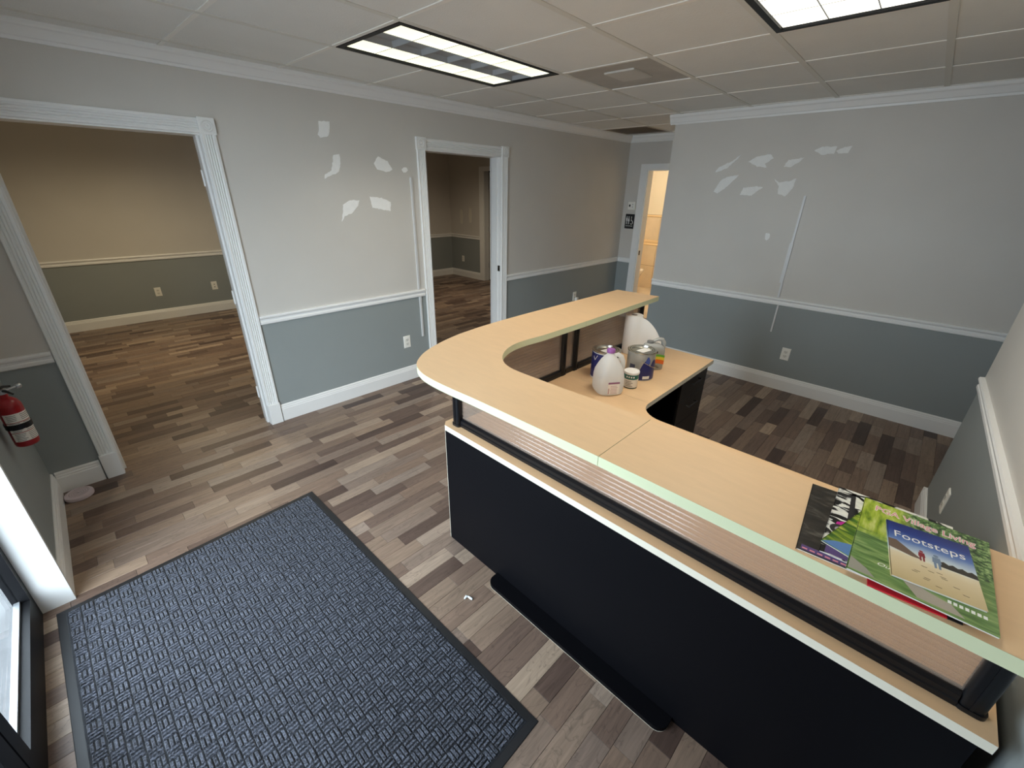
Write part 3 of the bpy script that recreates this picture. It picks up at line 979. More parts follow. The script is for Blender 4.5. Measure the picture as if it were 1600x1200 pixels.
blob(wall_back, SPK2, 'B', cB(1.628, 1.949), [(-.10, -.06), (-.07, -.02), (.04, .03), (.10, .075), (.08, .045), (.0, -.03), (-.06, -.055)], .0012)
blob(wall_back, SPK2, 'B', cB(1.610, 1.793), [(-.10, -.07), (-.05, .03), (.02, .06), (.10, .07), (.06, .02), (-.01, -.05), (-.06, -.085)], .0012)
blob(wall_back, SPK2, 'B', cB(1.359, 1.967), [(-.10, .0), (-.03, .04), (.07, .055), (.10, .02), (.04, -.02), (.06, -.05), (-.02, -.04)], .0012)
blob(wall_back, SPK2, 'B', cB(1.101, 1.951), [(-.07, -.03), (-.04, .02), (.03, .03), (.07, .035), (.04, .0), (-.02, -.035)], .0012)
blob(wall_back, SPK2, 'B', cB(1.389, 1.735), [(-.08, -.035), (-.06, .025), (.05, .035), (.10, .03), (.05, -.01), (.02, -.04)], .0012)
blob(wall_back, SPK2, 'B', cB(1.130, 1.763), [(-.09, .07), (-.05, .04), (.04, .05), (.08, .07), (.07, -.01), (.03, -.07), (-.03, -.05), (-.04, .01)], .0012)
blob(wall_back, SPK2, 'B', cB(.897, 2.027), [(-.08, .01), (-.03, .03), (.07, .03), (.06, -.02), (-.02, -.025)], .0012)
blob(wall_back, SPK2, 'B', cB(.779, 2.026), [(-.05, .0), (.0, .022), (.05, .028), (.035, -.02), (-.03, -.018)], .0012)
blob(wall_back, SPK2, 'B', cB(1.158, 1.362), [(-.02, .03), (.015, .03), (.02, -.01), (.0, -.035), (-.015, -.02)], .001)
for (yy, zz) in ((7.27, 1.193), (6.99, 1.230)):
    mbp = [(-.03, .13), (.03, .15), (.05, 0), (.03, -.13), (-.03, -.13), (-.05, .02)]
    mb = MB(); mb.rings([[(XR2 + .0005, yy + a_, zz + b_) for a_, b_ in mbp], [(XR2 - .001, yy + a_, zz + b_) for a_, b_ in mbp]])
    mb.build('spackle_patch', SPK3, wall_room)

RACE = mat('raceway_plastic', srgb(212, 212, 212), .4)
def raceway(label, segs, axis, group):
    c = segs[0]
    base = (c[0], YA, min(s[2] for s in segs)) if axis == 'A' else (XB, c[0], min(s[2] for s in segs))
    r = thing('cable_raceway', label, 'raceway', base, group=group)
    for s0, w, z0, z1, dd in segs:
        mb = MB()
        if axis == 'A':
            mb.rings([[(s0 - w / 2, YA, z) , (s0 + w / 2, YA, z), (s0 + w / 2 - .002, YA - dd, z), (s0 - w / 2 + .002, YA - dd, z)] for z in (z0, z1)])
        else:
            mb.rings([[(XB, s0 - w / 2, z), (XB, s0 + w / 2, z), (XB - dd, s0 + w / 2 - .002, z), (XB - dd, s0 - w / 2 + .002, z)] for z in (z0, z1)])
        part(mb, 'channel', RACE, r, True)
raceway('slim white cable channel above the chair rail left of the dim doorway', [(2.246, .022, .853, 1.20, .010), (2.246, .020, 1.20, 1.788, .011)], 'A', 'cable channels')
raceway('slim white cable channel below the chair rail left of the dim doorway', [(2.252, .024, .745, .785, .013), (2.252, .021, .40, .745, .011)], 'A', 'cable channels')
raceway('long grey-white cable channel above the chair rail on the patched wall', [(.950, .020, 1.325, 1.700, .010), (.953, .032, .985, 1.325, .012), (.944, .020, .853, .985, .010)], 'B', 'cable channels')
raceway('short white cable channel below the chair rail on the patched wall', [(.926, .017, .534, .785, .010)], 'B', 'cable channels')

# thermostat
r = thing('thermostat', 'small white wall thermostat above the restroom sign', 'thermostat', (XE, 3.231, 1.540))
r.scale = (1, .72, 1)
mb = MB(); mb.cbox(-.028, 0, -.075, .075, -.05, .05, .006); part(mb, 'body', PLATE, r)
mb = MB(); mb.box(-.029, -.0275, .02, .052, -.014, .014); part(mb, 'display', SLOT, r)
for zz in (-.016, .016):
    mb = MB(); mb.box(-.031, -.0275, -.032, -.018, zz - .006, zz + .006); part(mb, 'button', mat('grey_button', srgb(150, 150, 150), .5), r)
# restroom sign: man, woman, wheelchair symbol over a line of lettering
SIGN = mat('sign_black', srgb(18, 18, 20), .45)
SIGNW = mat('sign_white', srgb(232, 232, 228), .5)
r = thing('restroom_sign', 'black restroom sign with white figure symbols below the thermostat', 'sign', (XE, 3.245, 1.338))
r.scale = (1, .78, 1)
q = rrect(-.088, .088, -.095, .095, .008, 3)
mb = MB(); mb.rings([[(0, a_, b_) for a_, b_ in q], [(-.006, a_, b_) for a_, b_ in q]]); part(mb, 'plate', SIGN, r)
def fig(cy, woman):
    mb = MB(); X_ = -.0066
    mb.add([(X_, cy + .008 * math.cos(t), .056 + .008 * math.sin(t)) for t in [k * math.pi / 5 for k in range(10)]], [tuple(range(10))])
    if woman:
        mb.add([(X_, cy - .006, .045), (X_, cy + .006, .045), (X_, cy + .019, .0), (X_, cy - .019, .0)], [(0, 1, 2, 3)])
    else:
        mb.add([(X_, cy - .013, .045), (X_, cy + .013, .045), (X_, cy + .013, .005), (X_, cy - .013, .005)], [(0, 1, 2, 3)])
    for s in (-1, 1):
        mb.add([(X_, cy + s * .002, .004), (X_, cy + s * .0085, .004), (X_, cy + s * .0085, -.038), (X_, cy + s * .002, -.038)], [(0, 1, 2, 3)])
    part(mb, 'pictogram', SIGNW, r)
fig(.056, False); fig(.016, True)
mb = MB(); X_ = -.0066
mb.tube([(X_, -.040 + .024 * math.cos(t), -.012 + .024 * math.sin(t)) for t in [math.radians(60 + k * 22) for k in range(13)]], .0036, 5)
mb.tube([(X_, -.034, .045), (X_, -.034, .012), (X_, -.054, .008), (X_, -.062, -.022), (X_, -.072, -.02)], .004, 5)
mb.lathe([(.0005, 0), (.0075, 0), (.0075, .001), (.0005, .001)], 0, 0, 10)
for i in range(len(mb.v) - 40, len(mb.v)):
    px, py, pz = mb.v[i]; mb.v[i] = (X_ - pz, -.034 + px, .055 + py)
part(mb, 'pictogram', SIGNW, r)
text_part('RESTROOM', .019, SIGNW, r, (-.0066, 0, -.066), (math.pi / 2, 0, -math.pi / 2), 1.35, align='CENTER', extrude=.0003)

# fire extinguisher
RED = mat('extinguisher_red', srgb(150, 14, 22), .28)
PAPER = mat('label_paper', srgb(232, 226, 216), .5)
PRINT = mat('label_print', srgb(120, 116, 112), .6)
ex, ey, ez = -.338, 2.735, .61
r = thing('fire_extinguisher', 'small red fire extinguisher with white label on the short wall', 'extinguisher', (ex, ey, ez), math.radians(-62))
R_ = .040
mb = MB(); mb.lathe([(R_ * .8, 0), (R_ * .95, .004), (R_, .012), (R_, .185), (R_ * .97, .2), (R_ * .82, .217), (R_ * .55, .229), (.014, .235), (.014, .25)], 0, 0, 32)
body = part(mb, 'cylinder', RED, r, smooth=50)
mb = MB(); a0, a1 = math.radians(-75), math.radians(75)
for z0, z1 in ((.03, .072), (.075, .122), (.125, .165)):
    k = 14
    vs = [((R_ + .0006) * math.cos(a0 + (a1 - a0) * i / k), (R_ + .0006) * math.sin(a0 + (a1 - a0) * i / k), z) for z in (z0, z1) for i in range(k + 1)]
    mb.add(vs, [(i, i + 1, k + 2 + i, k + 1 + i) for i in range(k)])
lab = part(mb, 'label', PAPER, body, smooth=60)
mb = MB()
for j in range(17):
    z0 = .034 + j * .0076
    if any(abs(z0 - g) < .005 for g in (.0735, .1235)): continue
    for c0, c1 in ((-60, -8), (2, 62)):
        k = 6; b0, b1 = math.radians(c0), math.radians(c1 - random.uniform(0, 12))
        vs = [((R_ + .0011) * math.cos(b0 + (b1 - b0) * i / k), (R_ + .0011) * math.sin(b0 + (b1 - b0) * i / k), z) for z in (z0, z0 + .0026) for i in range(k + 1)]
        mb.add(vs, [(i, i + 1, k + 2 + i, k + 1 + i) for i in range(k)])
part(mb, 'fine_print', PRINT, body)
mb = MB(); mb.lathe([(.013, .25), (.017, .252), (.017, .272), (.011, .276)], 0, 0, 16); part(mb, 'valve', ALU, r, smooth=40)
mb = MB(); mb.tube([(-.012, 0, .262), (.03, 0, .268), (.075, 0, .262)], [.006, .006, .004], 8); part(mb, 'squeeze_lever', BLACKP, r, smooth=60)
mb = MB(); mb.tube([(-.012, 0, .274), (.03, 0, .29), (.08, 0, .30)], [.006, .006, .004], 8); part(mb, 'carry_handle', BLACKP, r, smooth=60)
mb = MB(); mb.tube([(0, .014, .263), (0, .05, .266)], .005, 8); mb.lathe([(.009, 0), (.011, .004), (.011, .016), (.009, .018)], 0, 0, 14)
for i in range(len(mb.v) - 56, len(mb.v)):
    px, py, pz = mb.v[i]; mb.v[i] = (px, .048 + pz, .266 + py)
part(mb, 'nozzle', ALU, r, smooth=50)
mb = MB(); mb.lathe([(R_ + .0035, .09), (R_ + .0035, .115)], 0, 0, 28, False, False); mb.box(-.06, -R_ - .001, -.015, .015, .05, .16)
br = part(mb, 'bracket', BLACKP, r)

# round plastic disc on the floor
r = thing('round_disc', 'round mauve-white perforated plastic disc in the floor corner', 'disc', (-.315, 3.245, 0))
MAUVE = mat('mauve_plastic', srgb(205, 190, 194), .45)
mb = MB(); mb.lathe([(.058, 0), (.064, .003), (.066, .012), (.064, .024), (.057, .029), (.050, .030), (.048, .027), (.001, .027)], 0, 0, 36)
part(mb, 'case', MAUVE, r, smooth=40)
mb = MB()
for rr, k in ((.012, 8), (.022, 14), (.032, 20), (.042, 26)):
    for i in range(k):
        t = 2 * math.pi * i / k
        mb.box(rr * math.cos(t) - .0017, rr * math.cos(t) + .0017, rr * math.sin(t) - .0017, rr * math.sin(t) + .0017, .0265, .0275)
o = part(mb, 'perforations', mat('mauve_dark', srgb(105, 92, 96), .7), r); o['kind'] = 'stuff'
mb = MB(); mb.lathe([(.006, .027), (.006, .031), (.003, .032)], 0, 0, 12); part(mb, 'centre_button', MAUVE, r)

# ------------------------------------------------------------------ entrance mat
mc = [(-.447, 2.272), (-.395, .50), (.712, .522), (.675, 2.330)]     # corners on the floor
def mpt(s, t, z):
    """s across 0..1, t from the far edge 0 to the near edge 1"""
    ax, ay = mc[0][0] + (mc[3][0] - mc[0][0]) * s, mc[0][1] + (mc[3][1] - mc[0][1]) * s
    bx, by = mc[1][0] + (mc[2][0] - mc[1][0]) * s, mc[1][1] + (mc[2][1] - mc[1][1]) * s
    return (ax + (bx - ax) * t, ay + (by - ay) * t, z)
r = thing('entrance_mat', 'dark charcoal ribbed entrance mat with black rubber border', 'mat', (.13, 1.4, 0))
RUB = mat('black_rubber', srgb(24, 25, 28), .55)
MW, ML = 1.12, 1.79
b = MB()
e0, e1 = .004, .026
def ring(i, z): return [mpt(i / MW, i / ML, z), mpt(1 - i / MW, i / ML, z), mpt(1 - i / MW, 1 - i / ML, z), mpt(i / MW, 1 - i / ML, z)]
b.rings([ring(0, .0008), ring(.002, .003), ring(e1, .0045), ring(e1 + .004, .0045)], True, True)
part(b, 'rubber_border', RUB, r, True)
def carpet_material(name, c0, c1):
    m = bpy.data.materials.new(name)
    m.use_nodes = True
    nt = m.node_tree; L = nt.links.new
    bs = nt.nodes['Principled BSDF']
    bs.inputs['Roughness'].default_value = .85
    bs.inputs['Specular IOR Level'].default_value = .25
    bs.inputs['Sheen Weight'].default_value = .25
    g = nt.nodes.new('ShaderNodeNewGeometry')
    n = nt.nodes.new('ShaderNodeTexNoise'); n.inputs['Scale'].default_value = 170; n.inputs['Detail'].default_value = 2
    L(g.outputs['Position'], n.inputs['Vector'])
    cr = nt.nodes.new('ShaderNodeValToRGB')
    cr.color_ramp.elements[0].position = .38; cr.color_ramp.elements[0].color = c0
    cr.color_ramp.elements[1].position = .72; cr.color_ramp.elements[1].color = c1
    L(n.outputs['Fac'], cr.inputs['Fac'])
    L(cr.outputs['Color'], bs.inputs['Base Color'])
    return m
CARP = carpet_material('mat_pile', srgb(20, 22, 29), srgb(98, 102, 115))
CARPD = carpet_material('mat_ground', srgb(16, 18, 23), srgb(42, 45, 52))
b = MB(); b.rings([ring(e1 + .003, .0046), ring(e1 + .004, .0055)], True, True)
part(b, 'pile_ground', CARPD, r, True)
b = MB()
cell = .042
nx, ny = int((MW - .062) / cell), int((ML - .062) / cell)
ox, oy = (MW - nx * cell) / 2, (ML - ny * cell) / 2
for i in range(nx):
    for j in range(ny):
        for k in range(3):
            lo_, hi_ = .02 + k * .33, .02 + k * .33 + .27
            e_ = .02 + random.random() * .05
            if (i + j) % 2: s0, s1, t0, t1 = lo_, hi_, e_, 1 - e_
            else: s0, s1, t0, t1 = e_, 1 - e_, lo_, hi_
            S0, S1 = (ox + (i + s0) * cell), (ox + (i + s1) * cell)
            T0, T1 = (oy + (j + t0) * cell), (oy + (j + t1) * cell)
            c = .0022
            z1 = .0110 + random.uniform(-.0016, .0012)
            vs = [mpt(S / MW, T / ML, .0052) for S, T in ((S0, T0), (S1, T0), (S1, T1), (S0, T1))] + \
                 [mpt(S / MW, T / ML, z1) for S, T in ((S0 + c, T0 + c), (S1 - c, T0 + c), (S1 - c, T1 - c), (S0 + c, T1 - c))]
            b.add(vs, [(4, 5, 6, 7), (0, 1, 5, 4), (1, 2, 6, 5), (2, 3, 7, 6), (3, 0, 4, 7)])
o = part(b, 'pile_ribs', CARP, r, True); o['kind'] = 'stuff'

# crumpled scrap on the floor
mb = MB()
mb.tube([(0, 0, .004), (.006, .010, .009), (.016, .012, .006), (.026, .005, .007), (.036, .001, .005)], [.004, .0055, .004, .0055, .004], 7)
o = mb.build('paper_scrap', mat('scrap_white', srgb(232, 240, 242), .5), None, None, 40)
o.location = (.845, 1.085, 0); o.rotation_euler = (0, 0, -.9)
tag(o, 'tiny crumpled white paper scrap on the floor by the desk', 'scrap')

# ------------------------------------------------------------------ reception desk
desk = thing('reception_desk', 'L-shaped reception desk, black panels with maple counter and ribbed acrylic screens', 'desk', (1.95, .55, 0))
def dp(mb, name, m, parent=None, smooth=None): return part(mb, name, m, parent or desk, True, smooth)
ZS, TS = .700, .027        # worktop top and thickness
ZU, TU = 1.040, .031       # transaction counter top and thickness
# panels
mb = MB(); mb.box(1.044, 1.066, -.362, 1.432, .002, ZS - TS - .0005); fpnl = dp(mb, 'front_panel', BLACKL)
mb = MB(); mb.box(1.066, 2.80, 1.410, 1.432, .002, ZS - TS - .0005); dp(mb, 'wing_panel', BLACKL)
mb = MB(); mb.box(1.066, 1.78, -.362, -.340, .002, ZS - TS - .0005); dp(mb, 'end_panel', BLACKL)
# pale edge strip at the panel corner
mb = MB(); mb.box(1.0432, 1.0452, 1.4315, 1.4335, .002, ZS - TS); dp(mb, 'corner_strip', EDGEW, fpnl)
# flat black foot plate with rounded ends
pl_ = [(1.046, 1.075)]
for k in range(7):
    t = math.radians(90 + 90 * k / 6); pl_.append((1.014 + .040 * math.cos(t), 1.035 + .040 * math.sin(t)))
for k in range(7):
    t = math.radians(180 + 90 * k / 6); pl_.append((1.014 + .040 * math.cos(t), .230 + .040 * math.sin(t)))
pl_.append((1.046, .190))
mb = MB(); mb.prism(pl_, .0015, .020); ft = dp(mb, 'foot_plate', BLACKL)
mb = MB(); mb.prism([(p[0] - .0006, p[1]) for p in pl_], .0005, .0016); dp(mb, 'foot_edge', EDGEW, ft)
# lower worktops with edge band
def slab(name, poly, z, t, edge, parent=None, grain=MAPLE):
    mb = MB(); mb.prism(poly, z - t, z, True, True, False)
    o = dp(mb, name, grain, parent)
    mb = MB(); mb.prism(poly, z - t, z - .0004, False, False, True)
    dp(mb, 'edge_band', edge, o, 30)
    return o
notch = [(1.80, .55), (1.80, .70)]
for k in range(9):
    t = math.radians(180 - 90 * k / 8)
    notch.append((1.935 + .135 * math.cos(t), .725 + .135 * math.sin(t)))
w1 = [(1.033, -.379), (1.80, -.379)] + notch + [(1.935, .86), (1.935, 1.445), (1.033, 1.445)]
w1 = [p for i, p in enumerate(w1) if i == 0 or math.hypot(p[0] - w1[i - 1][0], p[1] - w1[i - 1][1]) > .002]
w1[w1.index((1.033, 1.445))] = (1.033, 1.420)
w1.insert(w1.index((1.033, 1.420)), (1.058, 1.445))
slab('worktop', w1, ZS, TS, EDGEW)
slab('worktop', [(1.9365, .86), (2.838, .868), (2.838, 1.445), (1.9365, 1.445)], ZS, TS, EDGEW)
# transaction counter: corner piece, front piece, wing piece
outer = [(.877, .508), (.873, .78), (.868, 1.0), (.862, 1.13), (.861, 1.24), (.871, 1.33), (.905, 1.415), (.965, 1.478), (1.04, 1.528),
         (1.157, 1.577), (1.306, 1.616), (1.508, 1.640), (1.75, 1.650), (1.962, 1.652)]
inner = [(1.962, 1.312), (1.75, 1.312), (1.60, 1.312), (1.49, 1.320), (1.40, 1.318), (1.314, 1.294), (1.240, 1.248), (1.190, 1.192), (1.165, 1.135),
         (1.157, 1.07), (1.158, .96), (1.162, .80), (1.170, .64), (1.173, .508)]
def spline(pts, n=5):
    out = []
    for i in range(len(pts) - 1):
        p0, p1, p2, p3 = pts[max(i - 1, 0)], pts[i], pts[i + 1], pts[min(i + 2, len(pts) - 1)]
        for k in range(n):
            t = k / n
            out.append(tuple(.5 * ((2 * p1[a_]) + (-p0[a_] + p2[a_]) * t + (2 * p0[a_] - 5 * p1[a_] + 4 * p2[a_] - p3[a_]) * t * t + (-p0[a_] + 3 * p1[a_] - 3 * p2[a_] + p3[a_]) * t ** 3) for a_ in (0, 1)))
    out.append(pts[-1])
    return out
EDGEC = EDGE
def slab_strip(name, o1, i1, z, t, edge):
    """counter piece between an outer and an inner line with equal point counts"""
    n = len(o1)
    mb = MB()
    vs = [(p[0], p[1], z) for p in o1] + [(p[0], p[1], z) for p in i1] + [(p[0], p[1], z - t) for p in o1] + [(p[0], p[1], z - t) for p in i1]
    fs = []
    for k in range(n - 1):
        fs.append((k, k + 1, n + k + 1, n + k)); fs.append((2 * n + k, 3 * n + k, 3 * n + k + 1, 2 * n + k + 1))
    mb.add(vs, fs)
    o = dp(mb, name, MAPLE)
    loop = o1 + i1[::-1]
    mb = MB(); mb.prism(loop, z - t, z - .0004, False, False, True)
    dp(mb, 'edge_band', edge, o, 30)
    return o
so = spline(outer, 5)
si = spline(inner[::-1], 5)
slab_strip('counter_top', so, si, ZU, TU, EDGEC)
slab_strip('counter_top', [(.878, -.385), (.877, .5065)], [(1.176, -.385), (1.173, .5065)], ZU, TU, EDGEC)
slab_strip('counter_top', [(1.9635, 1.652), (2.842, 1.650)], [(1.9635, 1.312), (2.868, 1.330)], ZU, TU, EDGEC)
# posts: rounded black extrusions with a ridge
def post(x, y_, ax):
    q = rrect(-.022, .022, -.019, .019, .012, 4) if ax == 'x' else rrect(-.019, .019, -.022, .022, .012, 4)
    mb = MB(); mb.prism([(x + p[0], y_ + p[1]) for p in q], ZS + .0005, ZU - TU)
    o = dp(mb, 'post', BLACKP, None, 30)
    mb = MB(); mb.prism([(x + p[0] * 1.18, y_ + p[1] * 1.18) for p in q], ZS + .0003, ZS + .012)
    dp(mb, 'post_foot', BLACKP, o, 30)
    mb = MB()
    for s in (-1, 1):
        if ax == 'y': mb.box(x + s * .019 - .002, x + s * .019 + .002, y_ - .003, y_ + .003, ZS + .012, ZU - TU)
        else: mb.box(x - .003, x + .003, y_ + s * .019 - .002, y_ + s * .019 + .002, ZS + .012, ZU - TU)
    dp(mb, 'ridge', BLACKP, o)
FXC, WYC = 1.094, 1.418
post(FXC - .012, 1.378, 'y'); post(FXC, -.336, 'y')
for px in (1.905, 2.022, 2.80): post(px, WYC, 'x')
# ribbed acrylic screens, bottom rails
def screen(p0, p1, ax):
    z0, z1 = ZS + .034, ZU - TU - .001
    n = 15
    pr = []
    pit = (z1 - z0) / n
    for k in range(n):
        za = z0 + k * pit
        pr += [(.0018, za + .0008), (.0042, za + pit * .25), (.005, za + pit * .5), (.0042, za + pit * .75), (.0018, za + pit - .0008)]
    prof = [(-.0026, z0)] + pr + [(-.0026, z1)]
    mb = MB()
    nrm = (-1, 0) if ax == 'y' else (0, -1)
    mb.run(prof, p0, p1, nrm)
    dp(mb, 'acrylic_screen', ACRYL, None)
    # bottom rail
    mb = MB()
    pf = [(-.020, ZS + .0005), (.020, ZS + .0005), (.021, ZS + .014), (.017, ZS + .017), (.017, ZS + .030), (.008, ZS + .036), (-.008, ZS + .036), (-.017, ZS + .030), (-.020, ZS + .014)]
    mb.run(pf, p0, p1, nrm)
    dp(mb, 'bottom_rail', BLACKP, None)
screen((FXC, -.314), (FXC, 1.356), 'y')
screen((1.10, WYC), (1.882, WYC), 'x')
screen((2.046, WYC), (2.776, WYC), 'x')
mb = MB(); mb.box(1.93, 2.0, WYC - .004, WYC + .004, ZS + .03, ZU - TU - .001); dp(mb, 'joint_strip', ACRYL)
mb = MB(); mb.box(1.93, 2.0, WYC - .015, WYC + .015, ZS + .0005, ZS + .03); dp(mb, 'joint_rail', BLACKP)
# drawer pedestal under the wing
mb = MB(); mb.box(2.42, 2.82, .905, 1.405, .012, ZS - TS - .001); ped = dp(mb, 'pedestal', BLACKL)
for z0, z1 in ((.03, .345), (.35, .51), (.515, .665)):
    mb = MB(); mb.cbox(2.424, 2.816, .888, .904, z0, z1, .002); dr = dp(mb, 'drawer_front', mat('drawer_black', srgb(28, 27, 27), .45), ped)
    mb = MB(); mb.tube([(2.56, .888, (z0 + z1) / 2 + .02), (2.56, .866, (z0 + z1) / 2 + .02), (2.68, .866, (z0 + z1) / 2 + .02), (2.68, .888, (z0 + z1) / 2 + .02)], .005, 6)
    dp(mb, 'pull_handle', BLACKP, dr)

# ------------------------------------------------------------------ things on the worktop
Z0 = ZS + .0004
# milk jug
r = thing('milk_jug', 'empty translucent milk jug with a purple cap', 'jug', (1.905, 1.098, Z0), math.radians(-35))
def sup(hw, hd, e, z, cx=0, cy=0, n=32):
    out = []
    for i in range(n):
        t = 2 * math.pi * i / n
        c, s = math.cos(t), math.sin(t)
        out.append((cx + hw * abs(c) ** (2 / e) * (1 if c >= 0 else -1), cy + hd * abs(s) ** (2 / e) * (1 if s >= 0 else -1), z))
    return out
mb = MB()
mb.rings([sup(.058, .058, 3.2, 0), sup(.068, .068, 3.6, .006), sup(.073, .073, 3.8, .018), sup(.074, .074, 4, .05), sup(.073, .073, 4, .095),
          sup(.070, .070, 3.4, .125), sup(.060, .061, 2.8, .155, .0), sup(.046, .048, 2.3, .183, -.002), sup(.031, .033, 2, .204, -.002), sup(.021, .021, 2, .216, -.002),
          sup(.0185, .0185, 2, .222, -.002), sup(.0185, .0185, 2, .234, -.002)], True, True)
part(mb, 'body', MILK, r, smooth=60)
mb = MB(); mb.tube([(.018, 0, .208), (.040, 0, .212), (.060, 0, .200), (.073, 0, .172), (.076, 0, .14), (.072, 0, .115), (.062, 0, .10)], [.010, .012, .013, .013, .013, .012, .010], 10)
part(mb, 'handle', MILK, r, smooth=70)
mb = MB(); mb.lathe([(.0215, .226), (.0225, .228), (.0225, .242), (.020, .246), (.001, .247)], -.002, 0, 24)
part(mb, 'cap', mat('purple_cap', srgb(150, 92, 160), .4), r, smooth=40)
mb = MB(); mb.box(-.030, .034, -.0755, -.0748, .014, .084); lb = part(mb, 'label', PAPER, r)
mb = MB(); mb.box(-.030, .034, -.0762, -.0750, .074, .084); part(mb, 'label_band', mat('mauve_print', srgb(140, 92, 120), .5), lb)
mb = MB()
for k in range(6):
    mb.box(-.018 + random.uniform(0, .004), .030 - random.uniform(0, .012), -.0760, -.0752, .018 + k * .0085, .021 + k * .0085)
mb.box(-.028, -.022, -.0760, -.0752, .018, .05)
part(mb, 'fine_print', mat('pink_print', srgb(196, 160, 160), .6), lb)

# paint cans
STEEL = mat('tin_plate', srgb(200, 198, 188), .25, .9)
CANBLUE = mat('blue_print', srgb(34, 40, 104), .4)
CANGREY = mat('silver_label', srgb(176, 174, 168), .35, .3)
CANW = mat('can_white', srgb(235, 233, 228), .4)
CANBLK = mat('can_black', srgb(28, 28, 32), .5)
def arc_patch(mb, R, a0, a1, z0, z1, n=14, cut=None):
    vs = []
    for k in range(n + 1):
        t = math.radians(a0 + (a1 - a0) * k / n)
        f = k / n
        zb, zt = (z0, z1) if cut is None else cut(f)
        vs += [(R * math.cos(t), R * math.sin(t), zb), (R * math.cos(t), R * math.sin(t), zt)]
    mb.add(vs, [(2 * k, 2 * k + 2, 2 * k + 3, 2 * k + 1) for k in range(n)])
def paint_can(label, x, y_, base, deco):
    r = thing('paint_can', label, 'paint can', (x, y_, Z0), 0, 'paint cans on the worktop')
    R, h = .081, .170
    mb = MB(); mb.lathe([(R - .002, 0), (R + .001, .001), (R + .001, .005), (R - .001, .007), (R - .001, h - .008)], 0, 0, 40, True, False)
    body = part(mb, 'can_body', base, r, smooth=40)
    mb = MB(); mb.lathe([(R - .001, h - .008), (R + .002, h - .006), (R + .0025, h - .001), (R, h), (R - .010, h), (R - .012, h - .006), (R - .014, h - .006), (R - .015, h - .001), (R - .021, h - .001), (R - .023, h - .007), (.001, h - .007)], 0, 0, 40, False, True)
    lid = part(mb, 'lid', STEEL, r, smooth=30)
    mb = MB(); mb.add([(-.042, -.026, h - .0065), (.036, -.04, h - .0062), (.044, .008, h - .0062), (-.034, .022, h - .0065)], [(0, 1, 2, 3)])
    part(mb, 'lid_sticker', CANW, lid)
    t0 = math.radians(-150)
    e1, e2 = (math.cos(t0), math.sin(t0)), (math.cos(t0 + math.pi), math.sin(t0 + math.pi))
    pts = []
    for k in range(15):
        u = math.pi * k / 14
        pts.append((math.cos(u) * (R + .004) * e1[0] + math.sin(u) * .045 * e1[1] * -1 * 2, math.cos(u) * (R + .004) * e1[1] + math.sin(u) * .045 * e1[0] * 2, .125 - math.sin(u) * .055))
    mb = MB(); mb.tube(pts, .0016, 6)
    part(mb, 'wire_handle', STEEL, r, smooth=60)
    deco(r, body, R, h)
VIEW = 206       # direction of the entrance as seen from the cans, degrees
def deco1(r, body, R, h):
    mb = MB(); arc_patch(mb, R + .0006, VIEW - 100, VIEW + 20, .01, h - .012); part(mb, 'label', CANBLUE, body, smooth=60)
    mb = MB(); arc_patch(mb, R + .0006, VIEW + 20, VIEW + 100, .01, h - .012); part(mb, 'label_white', CANW, body, smooth=60)
    mb = MB(); arc_patch(mb, R + .0012, VIEW + 12, VIEW + 62, 0, 0, 12, lambda f: (.118 + .02 * f, .136 + .016 * f))
    part(mb, 'label_lettering', CANBLK, body)
    mb = MB(); arc_patch(mb, R + .0012, VIEW - 52, VIEW - 42, 0, 0, 4, lambda f: (.135 - .02 * f, .143 - .02 * f)); arc_patch(mb, R + .0012, VIEW - 42, VIEW - 30, 0, 0, 4, lambda f: (.115 + .03 * f, .122 + .03 * f))
    part(mb, 'label_mark', CANW, body)
paint_can('blue-labelled paint can behind the milk jug', 2.072, 1.226, CANW, deco1)
def deco2(r, body, R, h):
    mb = MB(); arc_patch(mb, R + .0006, VIEW + 2, VIEW + 92, 0, 0, 22, lambda f: (.004, .072 + .05 * abs(math.sin(f * 7)) * (1 - .4 * f) + .028 * f))
    part(mb, 'label', CANBLUE, body, smooth=60)
    mb = MB(); arc_patch(mb, R + .0008, VIEW + 20, VIEW + 40, 0, 0, 8, lambda f: (.105, .122 + .026 * math.sin(f * 3.1)))
    part(mb, 'label_splash', mat('splash_blue', srgb(70, 84, 150), .4), body)
    mb = MB(); arc_patch(mb, R + .0007, VIEW - 62, VIEW + 2, .018, .058); arc_patch(mb, R + .0007, VIEW - 44, VIEW - 20, .066, .096); part(mb, 'label_box', mat('slate_print', srgb(74, 76, 96), .4), body, smooth=60)
    mb = MB(); arc_patch(mb, R + .0013, VIEW + 16, VIEW + 46, .012, .03)
    for k in range(4): arc_patch(mb, R + .0013, VIEW - 52, VIEW - 8 - 6 * (k % 2), .022 + .009 * k, .025 + .009 * k, 6)
    part(mb, 'fine_print', CANW, body)
paint_can('silver paint can with navy splash label between jug and grey bottle', 2.228, 1.083, CANGREY, deco2)
